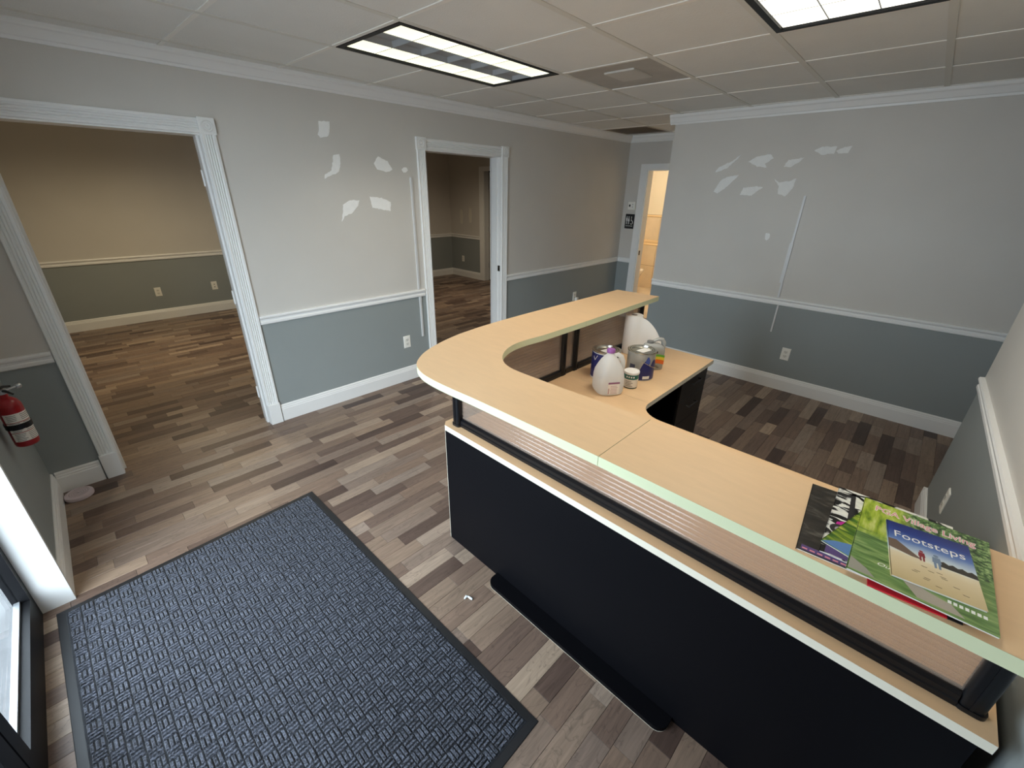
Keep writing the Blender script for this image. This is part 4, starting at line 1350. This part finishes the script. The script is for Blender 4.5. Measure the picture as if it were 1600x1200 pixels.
# spackle tub
r = thing('spackle_tub', 'small white tub with green band and white lid', 'tub', (2.052, 1.040, Z0))
R, h = .040, .098
mb = MB(); mb.lathe([(R * .92, 0), (R * .95, .002), (R, h - .014)], 0, 0, 32, True, True); tb = part(mb, 'tub_body', CANW, r, smooth=40)
mb = MB(); mb.lathe([(R * .925 + .0008, .0008), (R * .955 + .0008, .007)], 0, 0, 32, False, False); part(mb, 'base_ring', mat('dark_green', srgb(30, 62, 56), .4), tb, smooth=60)
mb = MB(); mb.lathe([(R * .978 + .0008, .056), (R * .998 + .0008, .083)], 0, 0, 32, False, False); part(mb, 'green_band', mat('band_green', srgb(28, 104, 92), .4), tb, smooth=60)
mb = MB(); mb.lathe([(R + .001, h - .014), (R + .003, h - .012), (R + .003, h - .002), (R + .001, h), (R - .004, h), (R - .006, h - .003), (.001, h - .003)], 0, 0, 32, False, True); part(mb, 'lid', CANW, r, smooth=40)
mb = MB()
for k in range(4): arc_patch(mb, R * .965 + .0015, VIEW - 40, VIEW + 20 - 12 * (k % 2), .016 + k * .009, .019 + k * .009, 8)
part(mb, 'fine_print', PRINT, tb)
mb = MB()
for k in range(4): arc_patch(mb, R * .99 + .0016, VIEW - 36 + k * 18, VIEW - 26 + k * 18, .066, .075, 4)
part(mb, 'band_lettering', CANW, tb)
# grey bottle with handle
r = thing('cleaner_bottle', 'grey plastic bottle with side handle and yellow-orange label', 'bottle', (2.395, 1.092, Z0), math.radians(-38))
GREYP = mat('grey_plastic', srgb(168, 168, 164), .4)
mb = MB()
mb.rings([sup(.060, .036, 5, 0), sup(.064, .040, 5, .006), sup(.064, .040, 5, .125), sup(.060, .038, 4, .145, -.004), sup(.050, .030, 3, .160, -.012), sup(.030, .022, 2.4, .166, -.024), sup(.020, .020, 2, .168, -.028)])
bb = part(mb, 'body', GREYP, r, smooth=50)
mb = MB(); mb.tube([(-.008, 0, .178), (.022, 0, .190), (.048, 0, .186), (.062, 0, .166), (.064, 0, .135), (.062, 0, .112)], [.009, .011, .012, .012, .011, .009], 10); part(mb, 'handle', GREYP, r, smooth=70)
mb = MB(); mb.lathe([(.020, .167), (.020, .180), (.017, .182)], -.028, 0, 20); part(mb, 'cap', mat('cap_grey', srgb(120, 120, 118), .4), r, smooth=40)
for nm, cc, c0, c1, z0, z1 in (('label_orange', (226, 108, 40), -.060, .058, .040, .066), ('label_yellow', (232, 206, 60), -.060, .058, .066, .084), ('label_green', (104, 176, 60), -.060, .058, .084, .098)):
    mb = MB(); n = 10
    vs = []
    for k in range(n + 1):
        f = k / n; xx = c0 + (c1 - c0) * f; w_ = .012 * math.sin(f * 3.0) - .004
        vs += [(xx, -.0408, z0 + w_), (xx, -.0408, z1 + w_)]
    mb.add(vs, [(2 * k, 2 * k + 2, 2 * k + 3, 2 * k + 1) for k in range(n)])
    part(mb, nm, mat(nm, srgb(*cc), .4), bb)
mb = MB(); mb.box(-.030, .01, -.0412, -.0402, .112, .126); mb.box(-.05, .03, -.0412, -.0402, .018, .022); mb.box(-.05, .02, -.0412, -.0402, .027, .031); part(mb, 'label_print', CANBLK, bb)
# paper towels
TOWEL = mat('paper_towel', srgb(240, 238, 234), .9, bump=.4, bscale=160)
r = thing('paper_towel_roll', 'standing white paper towel roll with one sheet flaring loose', 'paper towel', (2.565, 1.338, Z0))
Rr, hr = .056, .262
mb = MB(); mb.lathe([(.021, .001), (Rr, 0), (Rr + .001, .004), (Rr + .001, hr - .004), (Rr, hr), (.021, hr), (.021, .001)], 0, 0, 40, False, False); part(mb, 'roll', TOWEL, r, smooth=40)
mb = MB(); mb.lathe([(.0205, .002), (.0205, hr - .002), (.0185, hr - .002), (.0185, .002), (.0205, .002)], 0, 0, 28, False, False); part(mb, 'core', mat('cardboard', srgb(120, 100, 80), .9), r, smooth=40)
mb = MB(); nu, nv = 14, 12
vs = []
for i in range(nu + 1):
    u = i / nu
    # leaves the roll on its entrance side and sweeps to the right, top edge drooping
    aa = math.radians(200 + 60 * min(u / .25, 1))
    px, py = (Rr + .002) * math.cos(aa), (Rr + .002) * math.sin(aa)
    w_ = max(0, (u - .25) / .75)
    px += .10 * w_; py += -.115 * w_ - .012 * math.sin(w_ * 3.1)
    top = hr - .006 - .165 * w_ ** 1.5
    bot = .012 + .035 * w_
    for k in range(nv + 1):
        v = k / nv
        sw = .018 * math.sin(v * 3.1) * w_
        vs.append((px - sw, py - sw * .6, bot + (top - bot) * v))
mb.add(vs, [(i * (nv + 1) + k, (i + 1) * (nv + 1) + k, (i + 1) * (nv + 1) + k + 1, i * (nv + 1) + k + 1) for i in range(nu) for k in range(nv)])
part(mb, 'loose_sheet', TOWEL, r, smooth=80)

# ------------------------------------------------------------------ magazines on the counter
# local axes: x = reading direction (towards -Y of the room), y = page up (towards +X of the room)
PAGES = mat('page_edges', srgb(225, 220, 212), .7)
def cover(name, build):
    m = bpy.data.materials.new(name)
    m.use_nodes = True
    nt = m.node_tree
    b = nt.nodes['Principled BSDF']
    b.inputs['Roughness'].default_value = .28
    tc = nt.nodes.new('ShaderNodeTexCoord')
    build(nt, b, tc)
    return m
def N(nt, t, **kw):
    n = nt.nodes.new(t)
    for k, v in kw.items():
        if k in n.inputs: n.inputs[k].default_value = v
        else: setattr(n, k, v)
    return n
def ramp(nt, stops, interp='LINEAR'):
    cr = nt.nodes.new('ShaderNodeValToRGB')
    cr.color_ramp.interpolation = interp
    e = cr.color_ramp.elements
    e[0].position, e[0].color = stops[0][0], srgb(*stops[0][1])
    e[1].position, e[1].color = stops[-1][0], srgb(*stops[-1][1])
    for p, c in stops[1:-1]:
        x = e.new(p); x.color = srgb(*c)
    return cr
def cov_foliage(stops, scale, stretch=(1, 1, 1), dist=1.0):
    def f(nt, b, tc):
        mp = N(nt, 'ShaderNodeMapping'); mp.inputs['Scale'].default_value = stretch
        nt.links.new(tc.outputs['Object'], mp.inputs['Vector'])
        n = N(nt, 'ShaderNodeTexNoise', Scale=scale, Detail=6.0, Distortion=dist)
        nt.links.new(mp.outputs[0], n.inputs['Vector'])
        cr = ramp(nt, stops)
        nt.links.new(n.outputs['Fac'], cr.inputs['Fac'])
        nt.links.new(cr.outputs['Color'], b.inputs['Base Color'])
    return f
COV_DARK = cover('cover_dark', cov_foliage([(.3, (22, 20, 18)), (.55, (48, 44, 38)), (.7, (96, 92, 84))], 14, (1, 3, 1)))
COV_PALM = cover('cover_palm', cov_foliage([(.40, (16, 15, 16)), (.47, (24, 22, 22)), (.50, (222, 222, 214)), (.62, (240, 238, 226))], 16, (1, 2.2, 1), 1.6))
COV_LEAF = cover('cover_leaf', cov_foliage([(.3, (28, 52, 18)), (.45, (70, 112, 34)), (.58, (150, 168, 52)), (.7, (206, 206, 110))], 14, (1, 6, 1), .6))
def cov_green(nt, b, tc):
    L = nt.links.new
    sp_ = N(nt, 'ShaderNodeSeparateXYZ'); L(tc.outputs['Generated'], sp_.inputs[0])
    n1 = N(nt, 'ShaderNodeTexNoise', Scale=150.0, Detail=4.0); L(tc.outputs['Object'], n1.inputs['Vector'])
    hedge = ramp(nt, [(.36, (30, 48, 26)), (.5, (84, 120, 62)), (.66, (168, 192, 128))]); L(n1.outputs['Fac'], hedge.inputs['Fac'])
    mp = N(nt, 'ShaderNodeMapping'); mp.inputs['Scale'].default_value = (10, 60, 1); mp.inputs['Rotation'].default_value = (0, 0, -.3); L(tc.outputs['Object'], mp.inputs['Vector'])
    n2 = N(nt, 'ShaderNodeTexNoise', Scale=1.6, Detail=5.0, Distortion=.5); L(mp.outputs[0], n2.inputs['Vector'])
    lawn = ramp(nt, [(.3, (74, 104, 52)), (.5, (112, 146, 80)), (.7, (158, 178, 112))]); L(n2.outputs['Fac'], lawn.inputs['Fac'])
    mp3 = N(nt, 'ShaderNodeMapping'); mp3.inputs['Scale'].default_value = (60, 14, 1); mp3.inputs['Rotation'].default_value = (0, 0, .7); L(tc.outputs['Object'], mp3.inputs['Vector'])
    n3 = N(nt, 'ShaderNodeTexNoise', Scale=1.3, Detail=4.0); L(mp3.outputs[0], n3.inputs['Vector'])
    palm = ramp(nt, [(.3, (96, 128, 30)), (.5, (168, 188, 60)), (.7, (214, 218, 130))]); L(n3.outputs['Fac'], palm.inputs['Fac'])
    gx = N(nt, 'ShaderNodeMapRange'); gx.inputs['From Min'].default_value = .30; gx.inputs['From Max'].default_value = .42; L(sp_.outputs['X'], gx.inputs['Value'])
    up = N(nt, 'ShaderNodeMix', data_type='RGBA'); L(gx.outputs[0], up.inputs['Factor']); L(palm.outputs[0], up.inputs['A']); L(hedge.outputs[0], up.inputs['B'])
    wob = N(nt, 'ShaderNodeMath', operation='MULTIPLY_ADD'); wob.inputs[1].default_value = .25; L(n2.outputs['Fac'], wob.inputs[0]); L(sp_.outputs['Y'], wob.inputs[2])
    gy = N(nt, 'ShaderNodeMapRange'); gy.inputs['From Min'].default_value = .60; gy.inputs['From Max'].default_value = .68; L(wob.outputs[0], gy.inputs['Value'])
    fin = N(nt, 'ShaderNodeMix', data_type='RGBA'); L(gy.outputs[0], fin.inputs['Factor']); L(lawn.outputs[0], fin.inputs['A']); L(up.outputs['Result'], fin.inputs['B'])
    L(fin.outputs['Result'], b.inputs['Base Color'])
COV_GREEN = cover('cover_green', cov_green)
def cov_steps(nt, b, tc):
    L = nt.links.new
    sp_ = N(nt, 'ShaderNodeSeparateXYZ'); L(tc.outputs['Generated'], sp_.inputs[0])
    n = N(nt, 'ShaderNodeTexNoise', Scale=28.0, Detail=4.0); L(tc.outputs['Object'], n.inputs['Vector'])
    w = N(nt, 'ShaderNodeMath', operation='MULTIPLY_ADD'); w.inputs[1].default_value = .08; L(n.outputs['Fac'], w.inputs[0]); L(sp_.outputs['Y'], w.inputs[2])
    cr = ramp(nt, [(0, (206, 182, 132)), (.36, (226, 206, 166)), (.455, (232, 218, 186)), (.47, (236, 230, 208)), (.58, (198, 212, 222)), (.72, (96, 126, 184)), (.88, (44, 66, 142)), (1, (34, 48, 116))])
    L(w.outputs[0], cr.inputs['Fac']); L(cr.outputs[0], b.inputs['Base Color'])
COV_STEPS = cover('cover_footsteps', cov_steps)
def magazine(label, c, w, h, ang, z, t, cov, name='magazine'):
    """c = plan centre; ang = 0 means reading direction along room -Y"""
    r = thing(name, label, 'magazine', (c[0], c[1], z), -math.pi / 2 + ang, 'magazines on the counter')
    mb = MB(); mb.box(-w / 2 + .0008, w / 2 - .0008, -h / 2 + .0008, h / 2 - .0008, 0, t - .0005); part(mb, 'pages', PAGES, r)
    mb = MB(); mb.box(-w / 2, w / 2, -h / 2, h / 2, t - .0005, t); cv = part(mb, 'cover', cov, r)
    mb = MB(); mb.box(-w / 2 - .0004, -w / 2 + .001, -h / 2, h / 2, 0.0001, t); part(mb, 'spine', cov, r)
    return r, cv
ZM = ZU + .0003
INK = mat('ink_white', srgb(245, 245, 240), .35)
INKP = mat('ink_pink', srgb(226, 140, 150), .35)
INKK = mat('ink_black', srgb(24, 22, 24), .4)
MAG = mat('ink_magenta', srgb(196, 30, 150), .35)
RIM = mat('ink_rim', srgb(168, 160, 170), .4)
PURP = mat('ink_purple', srgb(84, 60, 120), .4)
r1, c1 = magazine('dark-covered magazine at the left of the pile, lowest', (1.031, -.062), .215, .274, .09, ZM, .0030, COV_DARK)
mb = MB(); mb.box(-.100, .02, -.133, -.118, .0030, .0033); part(mb, 'printed_band', PURP, c1)
mb = MB()
for k in range(9): mb.box(-.098 + k * .013, -.089 + k * .013, -.130, -.126, .0033, .0036)
part(mb, 'band_print', INKP, c1)
r2, c2 = magazine('magazine with black and white palms and a pink golf cart', (1.050, -.100), .205, .280, .035, ZM + .0032, .0030, COV_PALM)
zt = .0031
mb = MB()      # palm trunk, pink cart body and wheel on the cover print
mb.add([(-.072, .0, zt), (-.060, .0, zt), (-.068, .132, zt), (-.076, .130, zt)], [(0, 1, 2, 3)])
for q in ([(-.100, .118), (-.07, .128), (-.04, .112), (-.07, .120)], [(-.11, .10), (-.07, .125), (-.09, .09), (-.085, .1)], [(-.07, .126), (-.03, .085), (-.04, .112), (-.06, .125)]):
    mb.add([(p[0], p[1], zt) for p in q], [(0, 1, 2, 3)])
part(mb, 'printed_palm', INKK, c2)
mb = MB(); mb.add([(p[0], p[1], zt + .0001) for p in ((-.092, -.052), (-.050, -.056), (-.020, -.030), (-.035, .000), (-.058, .002), (-.052, .04), (-.058, .042), (-.070, .0), (-.088, -.015))], [tuple(range(9))])
part(mb, 'printed_cart', MAG, c2)
for rad, m_, dz in ((.020, INKK, .0002), (.011, RIM, .0003)):
    mb = MB(); mb.add([(-.078 + rad * math.cos(t), -.042 + rad * math.sin(t), zt + dz) for t in [k * math.pi / 10 for k in range(20)]], [tuple(range(20))])
    part(mb, 'printed_wheel', m_, c2)
mb = MB(); mb.box(-.094, -.02, -.137, -.112, zt, zt + .0001); part(mb, 'printed_strip', PURP, c2)
mb = MB(); mb.box(-.094, -.078, -.108, -.094, zt, zt + .0001); part(mb, 'printed_box', INK, c2)
r3, c3 = magazine('magazine showing bright palm leaves, mostly hidden by the green one', (1.022, -.0996), .150, .215, -.265, ZM + .0064, .0026, COV_LEAF)
mb = MB(); mb.add([(-.074, -.106, .0027), (.02, -.106, .0027), (.02, -.055, .0027), (-.03, -.062, .0027), (-.06, -.085, .0027)], [tuple(range(5))]); part(mb, 'printed_pool', mat('ink_blue', srgb(92, 134, 190), .35), c3)
r4, c4 = magazine('large green garden magazine with pink title lettering', (1.0285, -.150), .206, .286, .018, ZM + .0092, .0034, COV_GREEN)
text_part('PGA Village Living', .0285, INK, c4, (.0, .104, .00345), (0, 0, 0), .78, align='CENTER', name='title_outline', offset=.0010)
text_part('PGA Village Living', .0285, INKP, c4, (.0, .104, .00352), (0, 0, 0), .78, align='CENTER', name='title_lettering')
text_part('Outdoor', .014, INK, c4, (-.062, -.092, .00348), (0, 0, 0), 1.1, shear=.3, name='cover_lettering')
mb = MB()
for k in range(7): mb.box(.040 + k * .0075, .045 + k * .0075, -.112, -.104, .0034, .0036)
for k in range(12): mb.box(.030 + k * .005, .033 + k * .005, -.086, -.083, .0034, .0036)
part(mb, 'cover_marks', INK, c4)
mb = MB(); mb.add([(p[0], p[1], .00345) for p in ((.0, -.136), (.062, -.136), (.045, -.114), (.012, -.106), (-.02, -.09), (-.04, -.075), (-.035, -.085))], [tuple(range(7))]); part(mb, 'printed_path', mat('ink_path', srgb(176, 166, 150), .4), c4)
mb = MB(); mb.add([(p[0], p[1], .00345) for p in ((-.101, -.10), (-.075, -.118), (-.06, -.136), (-.101, -.138))], [tuple(range(4))]); part(mb, 'printed_stone', mat('ink_stone', srgb(160, 156, 142), .4), c4)
r5, c5 = magazine('small booklet titled Footsteps with two beach walkers on top', (1.0205, -.1655), .130, .186, .13, ZM + .0128, .0036, COV_STEPS)
z5 = .0037
text_part('Footsteps', .031, INK, c5, (0, .040, z5), (0, 0, 0), .90, align='CENTER', name='title_lettering')
mb = MB(); mb.add([(p[0], p[1], z5) for p in ((-.065, .026), (-.052, .028), (-.035, .010), (-.014, -.012), (-.03, -.012), (-.065, -.002))], [tuple(range(6))]); part(mb, 'printed_hill', mat('ink_hill', srgb(112, 92, 78), .4), c5)
tr = [(.010, -.012)] + [(.012 + k * .0066, .002 + (.005 if k % 2 else 0) - .001 * k * .3) for k in range(9)] + [(.065, -.013)]
mb = MB(); mb.add([(p[0], p[1], z5) for p in tr], [tuple(range(len(tr)))]); part(mb, 'printed_trees', mat('ink_trees', srgb(58, 52, 44), .4), c5)
def person_print(cx, cy, m_, s, name):
    mb = MB()
    mb.add([(cx + .0035 * s * math.cos(t), cy + .017 * s + .0035 * s * math.sin(t), z5 + .0001) for t in [k * math.pi / 5 for k in range(10)]], [tuple(range(10))])
    mb.add([(cx - .005 * s, cy + .013 * s, z5 + .0001), (cx + .005 * s, cy + .013 * s, z5 + .0001), (cx + .006 * s, cy - .002 * s, z5 + .0001), (cx - .006 * s, cy - .002 * s, z5 + .0001)], [(0, 1, 2, 3)])
    for q in (-.0045, .001):
        mb.add([(cx + q * s, cy - .002 * s, z5 + .0001), (cx + (q + .0035) * s, cy - .002 * s, z5 + .0001), (cx + (q + .003) * s, cy - .017 * s, z5 + .0001), (cx + q * s, cy - .017 * s, z5 + .0001)], [(0, 1, 2, 3)])
    part(mb, name, m_, c5)
person_print(-.014, .0, mat('ink_red', srgb(140, 40, 50), .4), .9, 'printed_walker')
person_print(.008, -.003, mat('ink_sky', srgb(120, 138, 160), .4), 1.15, 'printed_walker')
mb = MB()
rng = random.Random(3)
for k in range(12):
    px, py = rng.uniform(-.035, .035), -.030 - k * .0042
    mb.add([(px, py, z5), (px + .010, py - .001, z5), (px + .009, py - .0025, z5), (px + .002, py - .002, z5)], [(0, 1, 2, 3)])
part(mb, 'printed_footprints', mat('ink_prints', srgb(120, 98, 72), .4), c5)
# red and black booklet corner under the green magazine
r6 = thing('booklet', 'red booklet with a black end peeking out under the green magazine', 'booklet', (.9165, -.172, ZM + .0002), -math.pi / 2 + .12, 'magazines on the counter')
mb = MB(); mb.box(-.090, .020, -.030, .030, 0, .0024); part(mb, 'cover', mat('ink_bright_red', srgb(206, 36, 52), .3), r6)
mb = MB(); mb.box(.020, .040, -.030, .030, 0, .0024); part(mb, 'black_end', INKK, r6)

# toilet seen through the restroom door
r = thing('toilet', 'white toilet in the warm-lit restroom', 'toilet', (7.30, 4.02, .008), math.radians(0))
PORC = mat('porcelain', srgb(240, 232, 220), .15)
mb = MB(); mb.rings([sup(.11, .17, 2.4, 0), sup(.10, .15, 2.4, .05), sup(.10, .14, 2.2, .18), sup(.16, .20, 2.2, .33), sup(.185, .235, 2.3, .385), sup(.185, .235, 2.3, .40)]); part(mb, 'bowl', PORC, r, smooth=50)
mb = MB(); mb.rings([sup(.19, .24, 2.3, .401), sup(.19, .24, 2.3, .418), sup(.18, .23, 2.3, .424)]); part(mb, 'seat', PORC, r, smooth=40)
mb = MB(); mb.cbox(-.20, .20, .20, .40, .36, .72, .02); part(mb, 'tank', PORC, r)
mb = MB(); mb.cbox(-.21, .21, .19, .41, .721, .75, .008); part(mb, 'tank_lid', PORC, r)
